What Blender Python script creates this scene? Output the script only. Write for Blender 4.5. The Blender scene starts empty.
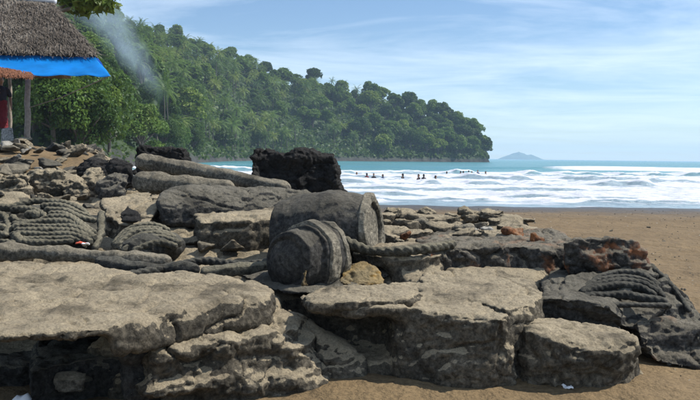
import bpy, bmesh, math, random
import numpy as np
from mathutils import Vector, Matrix, noise, Quaternion

R = math.radians
random.seed(7)
scene = bpy.context.scene
COL = scene.collection

# ------------------------------------------------------------------ camera
EYE = 1.7
FPX = 750.0                       # focal length in pixels of a 700 px wide frame
PITCH = math.atan((200 - 157.3) / FPX)
ROLL = 0.0115
cp, sp, cr, sr = math.cos(PITCH), math.sin(PITCH), math.cos(ROLL), math.sin(ROLL)
_F = Vector((0, cp, -sp)); _U0 = Vector((0, sp, cp)); _R0 = Vector((1, 0, 0))
_Rt = _R0 * cr + _U0 * sr
_Up = _U0 * cr - _R0 * sr
cam_d = bpy.data.cameras.new('camera')
cam_d.sensor_width = 36; cam_d.lens = 36 * FPX / 700
cam_d.clip_start = 0.05; cam_d.clip_end = 40000
cam = bpy.data.objects.new('camera', cam_d)
COL.objects.link(cam)
m = Matrix.Identity(4)
for i in range(3):
    m[i][0] = _Rt[i]; m[i][1] = _Up[i]; m[i][2] = -_F[i]
m[2][3] = EYE
cam.matrix_world = m
scene.camera = cam

# ------------------------------------------------------------------ sky, sun, exposure
SUN_EL = R(50)
SUN_AZ = R(80)                     # measured from +Y (view direction) towards +X (right)
world = bpy.data.worlds.new('World'); scene.world = world
world.use_nodes = True
wn = world.node_tree.nodes; wl = world.node_tree.links
wn.clear()
wo = wn.new('ShaderNodeOutputWorld'); bg = wn.new('ShaderNodeBackground')
sky = wn.new('ShaderNodeTexSky'); sky.sky_type = 'NISHITA'; sky.sun_disc = False
sky.sun_elevation = SUN_EL; sky.sun_rotation = SUN_AZ
sky.air_density = 1.0; sky.dust_density = 0.0; sky.ozone_density = 5.0
tc = wn.new('ShaderNodeTexCoord')
sep = wn.new('ShaderNodeSeparateXYZ'); wl.new(tc.outputs['Generated'], sep.inputs[0])
zc = wn.new('ShaderNodeMath'); zc.operation = 'MAXIMUM'; zc.inputs[1].default_value = 0.0
wl.new(sep.outputs[2], zc.inputs[0])
za = wn.new('ShaderNodeMath'); za.operation = 'ADD'; za.inputs[1].default_value = 0.06
wl.new(zc.outputs[0], za.inputs[0])
dx = wn.new('ShaderNodeMath'); dx.operation = 'DIVIDE'; wl.new(sep.outputs[0], dx.inputs[0]); wl.new(za.outputs[0], dx.inputs[1])
dy = wn.new('ShaderNodeMath'); dy.operation = 'DIVIDE'; wl.new(sep.outputs[1], dy.inputs[0]); wl.new(za.outputs[0], dy.inputs[1])
cmb = wn.new('ShaderNodeCombineXYZ'); wl.new(dx.outputs[0], cmb.inputs[0]); wl.new(dy.outputs[0], cmb.inputs[1])
mpw = wn.new('ShaderNodeMapping'); mpw.inputs['Rotation'].default_value = (0, 0, R(12)); mpw.inputs['Scale'].default_value = (0.6, 0.8, 1)
mpw.inputs['Location'].default_value = (3.1, 0.4, 0)
wl.new(cmb.outputs[0], mpw.inputs[0])
cn = wn.new('ShaderNodeTexNoise'); cn.inputs['Scale'].default_value = 1.0; cn.inputs['Detail'].default_value = 9
cn.inputs['Roughness'].default_value = 0.62; cn.inputs['Distortion'].default_value = 0.5
wl.new(mpw.outputs[0], cn.inputs['Vector'])
crp = wn.new('ShaderNodeValToRGB')
crp.color_ramp.elements[0].position = 0.40; crp.color_ramp.elements[0].color = (0, 0, 0, 1)
crp.color_ramp.elements[1].position = 0.78; crp.color_ramp.elements[1].color = (1, 1, 1, 1)
wl.new(cn.outputs['Fac'], crp.inputs[0])
cam_amt = wn.new('ShaderNodeMath'); cam_amt.operation = 'MULTIPLY'; cam_amt.inputs[1].default_value = 0.78
wl.new(crp.outputs[0], cam_amt.inputs[0])
cmix = wn.new('ShaderNodeMixRGB'); cmix.inputs[2].default_value = (8.0, 9.1, 10.4, 1)
wl.new(cam_amt.outputs[0], cmix.inputs[0]); wl.new(sky.outputs[0], cmix.inputs[1])
wl.new(cmix.outputs[0], bg.inputs[0]); bg.inputs[1].default_value = 0.112
wl.new(bg.outputs[0], wo.inputs[0])

sun_d = bpy.data.lights.new('sun', 'SUN'); sun_d.energy = 5.0; sun_d.angle = R(0.5); sun_d.color = (1.0, 0.95, 0.87)
sun = bpy.data.objects.new('sun', sun_d); COL.objects.link(sun)
sdir = Vector((math.sin(SUN_AZ) * math.cos(SUN_EL), math.cos(SUN_AZ) * math.cos(SUN_EL), math.sin(SUN_EL)))
sun.rotation_euler = sdir.to_track_quat('Z', 'Y').to_euler()
sun.location = (0, 0, 60)
scene.view_settings.view_transform = 'Standard'
scene.view_settings.look = 'None'
scene.view_settings.exposure = 0.27
scene.view_settings.gamma = 1.0
scene.view_settings.use_curve_mapping = False
scene.cycles.use_denoising = True
scene.cycles.max_bounces = 6
scene.cycles.diffuse_bounces = 3
scene.cycles.transparent_max_bounces = 12
scene.cycles.volume_bounces = 1

# ------------------------------------------------------------------ placing helpers
def ray(px, py):
    return _F * FPX + _Rt * (px - 350) - _Up * (py - 200)
def P(px, py, z):                  # where the sight line meets a level z
    d = ray(px, py); t = (z - EYE) / d.z
    return Vector((0, 0, EYE)) + d * t
def D(px, py, y):                  # where the sight line reaches a distance y
    d = ray(px, py)
    return Vector((0, 0, EYE)) + d * (y / d.y)
def lerp(a, b, t): return a + (b - a) * t
def sstep(a, b, x):
    t = np.clip((np.asarray(x, float) - a) / (b - a), 0, 1)
    return t * t * (3 - 2 * t)

# ------------------------------------------------------------------ node material helpers
def new_mat(name):
    mt = bpy.data.materials.new(name); mt.use_nodes = True
    nt = mt.node_tree; nt.nodes.clear()
    out = nt.nodes.new('ShaderNodeOutputMaterial')
    return mt, nt, out
class N:
    def __init__(s, nt): s.nt = nt
    def __call__(s, typ, ins=None, **kw):
        n = s.nt.nodes.new('ShaderNode' + typ)
        for k, v in kw.items(): setattr(n, k, v)
        for k, v in (ins or {}).items():
            if isinstance(v, bpy.types.NodeSocket): s.nt.links.new(v, n.inputs[k])
            else: n.inputs[k].default_value = v
        return n
def ramp(n, fac, stops):
    r = n('ValToRGB', {0: fac})
    e = r.color_ramp.elements
    while len(e) < len(stops): e.new(0.5)
    for el, (p, c) in zip(e, stops):
        el.position = p; el.color = (*c, 1) if len(c) == 3 else c
    return r.outputs[0]
def grey(v): return (v, v, v)

def rock_mat(name, dark, mid, top_tone, top_amt=0.8, stain=None, stain_amt=0.0, bump=1.0, lo=0.98):
    mt, nt, out = new_mat(name); n = N(nt)
    tc = n('TexCoord'); V = tc.outputs['Object']
    big = n('TexNoise', {'Vector': V, 'Scale': 2.3, 'Detail': 6.0, 'Roughness': 0.6})
    fine = n('TexNoise', {'Vector': V, 'Scale': 26.0, 'Detail': 8.0, 'Roughness': 0.72})
    base = ramp(n, big.outputs['Fac'], [(0.32, dark), (0.62, mid)])
    sp_ = ramp(n, fine.outputs['Fac'], [(0.34, grey(0.28)), (0.5, grey(0.95)), (0.68, grey(2.0))])
    base = n('MixRGB', {0: 1.0, 1: base, 2: sp_}, blend_type='MULTIPLY').outputs[0]
    # lichen / salt flecks
    fl = n('TexVoronoi', {'Vector': V, 'Scale': 46.0, 'Randomness': 1.0})
    flm = ramp(n, fl.outputs['Distance'], [(0.0, grey(1)), (0.17, grey(0))])
    fmk = n('TexNoise', {'Vector': V, 'Scale': 6.0, 'Detail': 3.0})
    fm2 = ramp(n, fmk.outputs['Fac'], [(0.5, grey(0)), (0.66, grey(1))])
    ff = n('Math', {0: flm, 1: fm2}, operation='MULTIPLY')
    f3 = n('Math', {0: ff.outputs[0], 1: 0.55}, operation='MULTIPLY')
    base = n('MixRGB', {0: f3.outputs[0], 1: base, 2: (0.34, 0.33, 0.29, 1)}).outputs[0]
    if stain:
        sn = n('TexNoise', {'Vector': V, 'Scale': 3.6, 'Detail': 5.0, 'Distortion': 0.6})
        sm = ramp(n, sn.outputs['Fac'], [(0.58 - stain_amt * 0.2, grey(0)), (0.70 - stain_amt * 0.2, grey(0.9))])
        base = n('MixRGB', {0: sm, 1: base, 2: (*stain, 1)}).outputs[0]
    # lighter colour on level tops, broken up by noise
    g = n('NewGeometry'); sx = n('SeparateXYZ', {0: g.outputs['Normal']})
    dn = n('TexNoise', {'Vector': V, 'Scale': 9.0, 'Detail': 8.0, 'Roughness': 0.75})
    a = n('Math', {0: dn.outputs['Fac'], 1: 0.9}, operation='MULTIPLY')
    b = n('Math', {0: sx.outputs[2], 1: a.outputs[0]}, operation='ADD')
    dm = ramp(n, b.outputs[0], [(lo, grey(0)), (lo + 0.58, grey(top_amt))])
    g2 = n('TexNoise', {'Vector': V, 'Scale': 60.0, 'Detail': 6.0, 'Roughness': 0.8})
    dcol = ramp(n, g2.outputs['Fac'], [(0.36, tuple(q * 0.55 for q in top_tone)), (0.5, tuple(q * 0.95 for q in top_tone)), (0.66, tuple(q * 1.3 for q in top_tone))])
    dcol = n('MixRGB', {0: 1.0, 1: dcol, 2: ramp(n, big.outputs['Fac'], [(0.34, grey(0.42)), (0.46, grey(0.9)), (0.7, grey(1.15))])}, blend_type='MULTIPLY').outputs[0]
    col = n('MixRGB', {0: dm, 1: base, 2: dcol}).outputs[0]
    pit = n('TexVoronoi', {'Vector': V, 'Scale': 21.0})
    n2 = n('TexNoise', {'Vector': V, 'Scale': 95.0, 'Detail': 4.0, 'Roughness': 0.7})
    b1 = n('Bump', {'Height': fine.outputs['Fac'], 'Strength': 0.85 * bump, 'Distance': 0.05})
    b2 = n('Bump', {'Height': pit.outputs['Distance'], 'Strength': 0.4 * bump, 'Distance': 0.03, 'Normal': b1.outputs[0]})
    b3 = n('Bump', {'Height': n2.outputs['Fac'], 'Strength': 0.5 * bump, 'Distance': 0.012, 'Normal': b2.outputs[0]})
    bs = n('BsdfPrincipled', {'Base Color': col, 'Roughness': 0.9, 'Normal': b3.outputs[0]})
    bs.inputs['Specular IOR Level'].default_value = 0.25
    nt.links.new(bs.outputs[0], out.inputs[0])
    return mt

TOP_TONE = (0.46, 0.38, 0.255)
M = {}
M['rock'] = rock_mat('rock', (0.042, 0.038, 0.030), (0.145, 0.125, 0.092), TOP_TONE, lo=0.93)
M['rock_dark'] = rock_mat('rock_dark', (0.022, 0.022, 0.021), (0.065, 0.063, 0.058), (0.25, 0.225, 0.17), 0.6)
M['rock_black'] = rock_mat('rock_black', (0.009, 0.009, 0.009), (0.022, 0.021, 0.02), (0.05, 0.045, 0.04), 0.3)
M['rock_rust'] = rock_mat('rock_rust', (0.04, 0.038, 0.034), (0.10, 0.092, 0.08), (0.28, 0.245, 0.18), 0.65, (0.30, 0.12, 0.05), 0.24)
M['rock_ochre'] = rock_mat('rock_ochre', (0.08, 0.06, 0.035), (0.24, 0.17, 0.08), (0.40, 0.32, 0.18), 0.6, (0.5, 0.30, 0.08), 0.4)
M['rock_orange'] = rock_mat('rock_orange', (0.05, 0.03, 0.02), (0.22, 0.09, 0.04), (0.34, 0.25, 0.16), 0.4, (0.36, 0.14, 0.05), 0.4)
M['rope_stone'] = rock_mat('rope_stone', (0.034, 0.033, 0.027), (0.095, 0.09, 0.07), (0.27, 0.24, 0.165), 0.6, bump=0.8, lo=0.95)
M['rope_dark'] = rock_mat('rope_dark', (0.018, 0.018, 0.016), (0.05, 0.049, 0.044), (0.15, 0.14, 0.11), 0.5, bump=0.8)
M['barrel'] = rock_mat('barrel', (0.022, 0.021, 0.020), (0.062, 0.059, 0.053), (0.14, 0.125, 0.095), 0.6, bump=0.6)
M['barrel_sunlit'] = rock_mat('barrel_sunlit', (0.13, 0.12, 0.095), (0.29, 0.26, 0.20), (0.34, 0.30, 0.22), 0.6)  # sunlit copy of the barrel stone, light put into its colour
M['cobble'] = rock_mat('cobble', (0.075, 0.068, 0.055), (0.21, 0.19, 0.15), (0.36, 0.31, 0.22), 0.6, lo=0.85)
M['pale_stone'] = rock_mat('pale_stone', (0.22, 0.21, 0.18), (0.48, 0.46, 0.41), (0.5, 0.46, 0.38), 0.5)

def simple_mat(name, col, rough=0.7, var=0.25, scale=8.0, bump=0.2, trans=0.0, spec=0.3):
    mt, nt, out = new_mat(name); n = N(nt)
    tc = n('TexCoord')
    nz = n('TexNoise', {'Vector': tc.outputs['Object'], 'Scale': scale, 'Detail': 6.0, 'Roughness': 0.65})
    c = ramp(n, nz.outputs['Fac'], [(0.25, tuple(x * (1 - var) for x in col)), (0.75, tuple(min(1, x * (1 + var)) for x in col))])
    bp = n('Bump', {'Height': nz.outputs['Fac'], 'Strength': bump, 'Distance': 0.02})
    bs = n('BsdfPrincipled', {'Base Color': c, 'Roughness': rough, 'Normal': bp.outputs[0]})
    bs.inputs['Specular IOR Level'].default_value = spec
    if trans > 0:
        tr = n('BsdfTranslucent', {'Color': c})
        mx = n('MixShader', {0: trans, 1: bs.outputs[0], 2: tr.outputs[0]})
        nt.links.new(mx.outputs[0], out.inputs[0])
    else:
        nt.links.new(bs.outputs[0], out.inputs[0])
    return mt
M['skin'] = simple_mat('skin', (0.30, 0.17, 0.10), 0.6, 0.12)
M['hair'] = simple_mat('hair', (0.012, 0.010, 0.009), 0.5, 0.3, 40)
M['red_cloth'] = simple_mat('red_cloth', (0.16, 0.02, 0.025), 0.85, 0.25, 12)
M['dark_cloth'] = simple_mat('dark_cloth', (0.03, 0.028, 0.035), 0.85, 0.25, 12)
M['blue_cloth'] = simple_mat('blue_cloth', (0.03, 0.06, 0.16), 0.85, 0.25, 12)
M['white_cloth'] = simple_mat('white_cloth', (0.6, 0.58, 0.55), 0.85, 0.1, 12)
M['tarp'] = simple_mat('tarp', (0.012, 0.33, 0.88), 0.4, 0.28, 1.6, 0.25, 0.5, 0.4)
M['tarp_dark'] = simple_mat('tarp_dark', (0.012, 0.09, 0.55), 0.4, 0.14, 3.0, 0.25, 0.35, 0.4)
M['post_wood'] = simple_mat('post_wood', (0.30, 0.26, 0.21), 0.9, 0.4, 14, 0.5)
M['driftwood'] = simple_mat('driftwood', (0.33, 0.30, 0.26), 0.9, 0.4, 18, 0.5)
M['ridge_sheet'] = simple_mat('ridge_sheet', (0.62, 0.66, 0.74), 0.5, 0.1, 6, 0.1)
M['litter_white'] = simple_mat('litter_white', (0.82, 0.82, 0.82), 0.5, 0.08, 20, 0.2)
M['litter_red'] = simple_mat('litter_red', (0.55, 0.10, 0.05), 0.5, 0.2, 20, 0.2)
M['bark'] = simple_mat('bark', (0.12, 0.10, 0.08), 0.9, 0.4, 5, 0.5)
M['palm_bark'] = simple_mat('palm_bark', (0.09, 0.08, 0.065), 0.9, 0.35, 5, 0.5)

def leaf_mat(name, lo, hi, trans=0.35):
    mt, nt, out = new_mat(name); n = N(nt)
    tc = n('TexCoord'); oi = n('ObjectInfo')
    nz = n('TexNoise', {'Vector': tc.outputs['Object'], 'Scale': 0.55, 'Detail': 4.0, 'Roughness': 0.7})
    wv = n('TexWhiteNoise', {'Vector': n('NewGeometry').outputs['Position']}, noise_dimensions='3D')
    f = n('Math', {0: nz.outputs['Fac'], 1: 0.62}, operation='MULTIPLY')
    f2 = n('Math', {0: oi.outputs['Random'], 1: 0.55, 2: f.outputs[0]}, operation='MULTIPLY_ADD')
    c = ramp(n, f2.outputs[0], [(0.25, lo), (0.55, tuple((p + q) / 2 for p, q in zip(lo, hi))), (0.70, hi), (0.86, (hi[0] * 1.5, hi[1] * 1.15, hi[2]))])
    bs = n('BsdfPrincipled', {'Base Color': c, 'Roughness': 0.55})
    bs.inputs['Specular IOR Level'].default_value = 0.3
    tr = n('BsdfTranslucent', {'Color': n('MixRGB', {0: 0.4, 1: c, 2: (0.16, 0.24, 0.03, 1)}).outputs[0]})
    mx = n('MixShader', {0: trans, 1: bs.outputs[0], 2: tr.outputs[0]})
    nt.links.new(mx.outputs[0], out.inputs[0])
    return mt
M['leaf_far'] = leaf_mat('leaf_far', (0.018, 0.050, 0.013), (0.125, 0.215, 0.035), 0.42)
M['leaf_near'] = leaf_mat('leaf_near', (0.026, 0.062, 0.012), (0.10, 0.19, 0.035))
M['leaf_palm'] = leaf_mat('leaf_palm', (0.036, 0.082, 0.018), (0.14, 0.22, 0.05))
M['leaf_over'] = leaf_mat('leaf_over', (0.03, 0.06, 0.015), (0.09, 0.16, 0.03))
M['under'] = leaf_mat('under', (0.015, 0.036, 0.012), (0.06, 0.11, 0.028))

# ------------------------------------------------------------------ object helpers
def link(o): COL.objects.link(o); return o
def obj(name, mesh, mat=None, parent=None, loc=None):
    o = bpy.data.objects.new(name, mesh); COL.objects.link(o)
    if mat is not None and len(mesh.materials) == 0: mesh.materials.append(mat)
    if parent is not None: o.parent = parent
    if loc is not None: o.location = loc
    return o
def tag(o, label=None, cat=None, group=None, kind=None):
    if label: o['label'] = label
    if cat: o['category'] = cat
    if group: o['group'] = group
    if kind: o['kind'] = kind
    return o
def empty(name, loc=(0, 0, 0)):
    o = bpy.data.objects.new(name, None); COL.objects.link(o); o.location = loc
    o.empty_display_size = 0.1
    return o
def mesh_from(verts, faces, name='mesh', smooth=False):
    me = bpy.data.meshes.new(name)
    me.from_pydata([tuple(v) for v in verts], [], [tuple(f) for f in faces]); me.update()
    if smooth: me.polygons.foreach_set('use_smooth', np.ones(len(me.polygons), bool))
    return me
def grid_mesh(X, Y, Z, name, smooth=True):
    r, c = X.shape
    co = np.stack([X, Y, Z], -1).reshape(-1, 3)
    i = np.arange(r * c).reshape(r, c)
    f = np.stack([i[:-1, :-1], i[:-1, 1:], i[1:, 1:], i[1:, :-1]], -1).reshape(-1, 4)
    me = bpy.data.meshes.new(name)
    me.vertices.add(len(co)); me.vertices.foreach_set('co', co.ravel().astype(np.float32))
    me.loops.add(f.size); me.loops.foreach_set('vertex_index', f.ravel().astype(np.int32))
    me.polygons.add(len(f)); me.polygons.foreach_set('loop_start', (np.arange(len(f)) * 4).astype(np.int32))
    me.update(calc_edges=True); me.validate()
    if smooth: me.polygons.foreach_set('use_smooth', np.ones(len(me.polygons), bool))
    return me
def quads_mesh(co, name):              # co: (n,4,3) loose cards
    k = len(co)
    me = bpy.data.meshes.new(name)
    me.vertices.add(k * 4); me.vertices.foreach_set('co', co.reshape(-1).astype(np.float32))
    me.loops.add(k * 4); me.loops.foreach_set('vertex_index', np.arange(k * 4, dtype=np.int32))
    me.polygons.add(k); me.polygons.foreach_set('loop_start', (np.arange(k) * 4).astype(np.int32))
    me.update(calc_edges=True)
    return me

# vectorised value noise (lattice hash), used for sheets and cards
def _hash(ix, iy, iz, seed):
    h = (ix * 374761393 + iy * 668265263 + iz * 2147483647 + seed * 974634777) & 0xFFFFFFFF
    h = ((h ^ (h >> 13)) * 1274126177) & 0xFFFFFFFF
    h = (h ^ (h >> 16)) & 0xFFFFFFFF
    return h / 4294967295.0
def vnoise(x, y, z=0.0, seed=0):
    x = np.asarray(x, float); y = np.asarray(y, float); z = np.zeros_like(x) + z
    xi = np.floor(x).astype(np.int64); yi = np.floor(y).astype(np.int64); zi = np.floor(z).astype(np.int64)
    fx = x - xi; fy = y - yi; fz = z - zi
    fx = fx * fx * fx * (fx * (fx * 6 - 15) + 10); fy = fy * fy * fy * (fy * (fy * 6 - 15) + 10); fz = fz * fz * (3 - 2 * fz)
    def c(a, b, d): return _hash(xi + a, yi + b, zi + d, seed)
    x00 = c(0, 0, 0) * (1 - fx) + c(1, 0, 0) * fx; x10 = c(0, 1, 0) * (1 - fx) + c(1, 1, 0) * fx
    x01 = c(0, 0, 1) * (1 - fx) + c(1, 0, 1) * fx; x11 = c(0, 1, 1) * (1 - fx) + c(1, 1, 1) * fx
    return ((x00 * (1 - fy) + x10 * fy) * (1 - fz) + (x01 * (1 - fy) + x11 * fy) * fz) * 2 - 1
def fbm(x, y, z=0.0, oct=4, seed=0, gain=0.5):
    a, s, t = 1.0, 0.0, 0.0
    for k in range(oct):
        s = s + a * vnoise(np.asarray(x) * 2 ** k + 7.3 * k, np.asarray(y) * 2 ** k - 3.1 * k, np.asarray(z) * 2.0 ** k, seed + k); t += a; a *= gain
    return s / t

# ------------------------------------------------------------------ solids for rocks
class Solid:
    def __init__(s): s.bm = bmesh.new()
    def prism(s, top, zb, inset=0.0, cy=None):
        """top outline (Vectors, any heights) carried down to zb; inset < 0 flares the foot"""
        c = sum(top, Vector()) / len(top)
        tv = [s.bm.verts.new(v) for v in top]
        bv = []
        for v in top:
            w = Vector((lerp(v.x, c.x, inset), lerp(v.y, c.y, inset), zb)); bv.append(s.bm.verts.new(w))
        k = len(top)
        s.bm.faces.new(tv); s.bm.faces.new(bv[::-1])
        for i in range(k): s.bm.faces.new((tv[i], bv[i], bv[(i + 1) % k], tv[(i + 1) % k]))
        return s
    def hull(s, pts):
        vs = [s.bm.verts.new(p) for p in pts]
        r = bmesh.ops.convex_hull(s.bm, input=vs)
        junk = [g for g in r['geom_interior'] if isinstance(g, bmesh.types.BMVert)]
        if junk: bmesh.ops.delete(s.bm, geom=junk, context='VERTS')
        return s
    def ell(s, c, rad, rot=(0, 0, 0), seg=20):
        from mathutils import Euler
        mt = Matrix.Translation(c) @ Euler(rot).to_matrix().to_4x4() @ Matrix.Diagonal((*rad, 1))
        bmesh.ops.create_uvsphere(s.bm, u_segments=seg, v_segments=seg // 2, radius=1, matrix=mt)
        return s
    def capsule(s, a, b, r1, r2=None, seg=18):
        a = Vector(a); b = Vector(b); r2 = r1 if r2 is None else r2
        ax = (b - a); L = ax.length; q = ax.to_track_quat('Z', 'Y').to_matrix()
        rings = []
        prof = [(-r1 * math.cos(t), r1 * math.sin(t)) for t in np.linspace(0.05, math.pi / 2, 5)] + \
               [(L + r2 * math.sin(t), r2 * math.cos(t)) for t in np.linspace(0, math.pi / 2 - 0.05, 5)]
        for (h, r) in prof:
            rings.append([s.bm.verts.new(a + q @ Vector((r * math.cos(k / seg * 2 * math.pi), r * math.sin(k / seg * 2 * math.pi), h))) for k in range(seg)])
        for r0, r1_ in zip(rings, rings[1:]):
            for k in range(seg): s.bm.faces.new((r0[k], r0[(k + 1) % seg], r1_[(k + 1) % seg], r1_[k]))
        s.bm.faces.new(rings[0][::-1]); s.bm.faces.new(rings[-1])
        return s
    def cyl(s, a, b, r1, r2=None, seg=28):
        a = Vector(a); b = Vector(b); r2 = r1 if r2 is None else r2
        q = (b - a).to_track_quat('Z', 'Y').to_matrix()
        A = [s.bm.verts.new(a + q @ Vector((r1 * math.cos(k / seg * 2 * math.pi), r1 * math.sin(k / seg * 2 * math.pi), 0))) for k in range(seg)]
        B = [s.bm.verts.new(b + q @ Vector((r2 * math.cos(k / seg * 2 * math.pi), r2 * math.sin(k / seg * 2 * math.pi), 0))) for k in range(seg)]
        for k in range(seg): s.bm.faces.new((A[k], A[(k + 1) % seg], B[(k + 1) % seg], B[k]))
        s.bm.faces.new(A[::-1]); s.bm.faces.new(B)
        return s
    def mesh(s, name='solid'):
        bmesh.ops.recalc_face_normals(s.bm, faces=s.bm.faces[:])
        me = bpy.data.meshes.new(name); s.bm.to_mesh(me); s.bm.free()
        return me

def voxelise(solid, voxel, smooth=4, soft=0.0, soft_it=4):
    me = solid.mesh()
    t = bpy.data.objects.new('tmp', me); COL.objects.link(t)
    if soft:
        md = t.modifiers.new('r0', 'REMESH'); md.mode = 'VOXEL'; md.voxel_size = soft
        ms = t.modifiers.new('s0', 'SMOOTH'); ms.iterations = soft_it; ms.factor = 0.5
    md = t.modifiers.new('r', 'REMESH'); md.mode = 'VOXEL'; md.voxel_size = voxel; md.adaptivity = 0
    if smooth:
        ms = t.modifiers.new('s', 'SMOOTH'); ms.iterations = smooth; ms.factor = 0.5
    dg = bpy.context.evaluated_depsgraph_get()
    out = bpy.data.meshes.new_from_object(t.evaluated_get(dg))
    bpy.data.objects.remove(t); bpy.data.meshes.remove(me)
    return out

def erode(me, amp=0.03, freq=2.2, strata=0.012, pits=0.012, crack=0.02, crack_f=1.6, seed=0.0, sfreq=11.0, und=0.035, chip=0.022, chip_f=5.0):
    n = len(me.vertices)
    co = np.empty(n * 3, np.float32); me.vertices.foreach_get('co', co); co = co.reshape(-1, 3).astype(float)
    no = np.empty(n * 3, np.float32); me.vertices.foreach_get('normal', no); no = no.reshape(-1, 3).astype(float)
    x, y, z = co[:, 0] + seed, co[:, 1] - seed * 0.7, co[:, 2]
    d = amp * fbm(x * freq, y * freq, z * freq, 5, 11, 0.55)
    side = 1 - np.abs(no[:, 2]) * 0.8
    if und: d += und * fbm(x * 0.95, y * 0.95, z * 0.95, 3, 15)
    if chip:
        wx = 0.9 * fbm(x * 2.1, y * 2.1, z * 2.1, 3, 81); wy = 0.9 * fbm(x * 2.1, y * 2.1, z * 2.1, 3, 85)
        for cf, ca in ((chip_f, 1.0), (chip_f * 2.2, 0.5)):
            hsh = _hash(np.floor(x * cf + wx).astype(np.int64), np.floor(y * cf + wy).astype(np.int64), np.floor(z * cf * 1.6 + wx * 0.7).astype(np.int64), 91)
            d += chip * ca * (0.25 + 0.75 * side) * (hsh - 0.6)
        d += 0.35 * amp * fbm(x * freq * 6, y * freq * 6, z * freq * 6, 3, 95, 0.6)
    if strata:
        wz = z * sfreq + 0.9 * fbm(x * 1.6, y * 1.6, z * 1.6, 2, 31)
        d += strata * side * np.sign(vnoise(x * 0.7, y * 0.7, wz, 41)) * np.abs(vnoise(x * 0.7, y * 0.7, wz, 41)) ** 0.55
    if pits:
        p = fbm(x * 9, y * 9, z * 9, 3, 51, 0.6)
        d -= pits * np.clip(p - 0.05, 0, 1) * 3.0
    if crack:
        c1 = np.abs(vnoise(x * crack_f + 0.5 * fbm(x * 3, y * 3, z * 3, 2, 66), y * crack_f, z * crack_f, 61))
        d -= crack * np.exp(-(c1 / 0.035) ** 2)
        c2 = np.abs(vnoise(x * crack_f * 2.3, y * crack_f * 2.3 + 0.4 * fbm(x * 5, y * 5, z * 5, 2, 69), z * crack_f * 2.3, 71))
        d -= 0.5 * crack * np.exp(-(c2 / 0.05) ** 2)
    co = co + no * d[:, None]
    me.vertices.foreach_set('co', co.ravel().astype(np.float32)); me.update()
    me.polygons.foreach_set('use_smooth', np.ones(len(me.polygons), bool))
    return me

def rock(name, solid, mat, label, voxel=0.018, cat='rock', group=None, smooth=3, parent=None, soft=0.0, soft_it=4, **er):
    me = erode(voxelise(solid, voxel, smooth, soft, soft_it), **er)
    o = obj(name, me, M[mat], parent)
    if parent is None: tag(o, label, cat, group)
    return o

def spline(pts, n):
    pts = [Vector(p) for p in pts]; out = []
    q = [pts[0] * 2 - pts[1]] + pts + [pts[-1] * 2 - pts[-2]]
    for i in range(len(pts) - 1):
        p0, p1, p2, p3 = q[i:i + 4]
        for k in range(n):
            t = k / n
            out.append(0.5 * ((2 * p1) + (p2 - p0) * t + (2 * p0 - 5 * p1 + 4 * p2 - p3) * t * t + (3 * p1 - p0 - 3 * p2 + p3) * t ** 3))
    out.append(pts[-1]); return out
def rope_mesh(pts, r, step=0.013, seg=22, lobes=3, twist=16.0, depth=0.16, seed=0.0, taper=0.85, rough=0.1):
    path = spline(pts, 40)
    L = [0.0]
    for a, b in zip(path, path[1:]): L.append(L[-1] + (b - a).length)
    n = max(6, int(L[-1] / step)); L = np.array(L); PA = np.array(path)
    s = np.linspace(0, L[-1], n)
    C = np.stack([np.interp(s, L, PA[:, k]) for k in range(3)], -1)
    T = np.gradient(C, axis=0); T /= np.linalg.norm(T, axis=1)[:, None] + 1e-9
    up = np.array([0, 0, 1.0]); Sd = np.cross(T, up); Sd /= np.linalg.norm(Sd, axis=1)[:, None] + 1e-9
    Un = np.cross(Sd, T)
    th = np.linspace(0, 2 * math.pi, seg, endpoint=False)
    r0 = r; e = np.minimum(s, s[-1] - s) / (r0 * 1.2); cap = np.sqrt(np.clip(1 - (1 - np.clip(e, 0, 1)) ** 2, 0.02, 1))
    r = (r * (1 + 0.45 * rough / 0.1 * fbm(s * 2.2 + seed, s * 0 + seed * 1.3, 0, 3, 21)))[:, None]
    rr = r * (1 + depth * np.abs(np.sin(lobes * 0.5 * (th[None, :] + twist * s[:, None]))) - depth * 0.6) * cap[:, None]
    V = C[:, None, :] + rr[..., None] * (np.cos(th)[None, :, None] * Sd[:, None, :] + np.sin(th)[None, :, None] * Un[:, None, :])
    nz = fbm(V[..., 0] * 7 + seed, V[..., 1] * 7, V[..., 2] * 7, 3, 5)
    V = C[:, None, :] + (V - C[:, None, :]) * (1 + rough * 2.4 * nz)[..., None]
    V = V.reshape(-1, 3)
    f = []
    for i in range(n - 1):
        for k in range(seg): f.append((i * seg + k, i * seg + (k + 1) % seg, (i + 1) * seg + (k + 1) % seg, (i + 1) * seg + k))
    f.append(tuple(range(seg))[::-1]); f.append(tuple((n - 1) * seg + k for k in range(seg)))
    me = mesh_from(V, f, 'rope', True)
    bm = bmesh.new(); bm.from_mesh(me); bmesh.ops.recalc_face_normals(bm, faces=bm.faces[:]); bm.to_mesh(me); bm.free()
    return me

# ================================================================== THE SETTING
WATER = -0.22
def hor(px): return 157.3 + (px - 350) * ROLL
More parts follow.
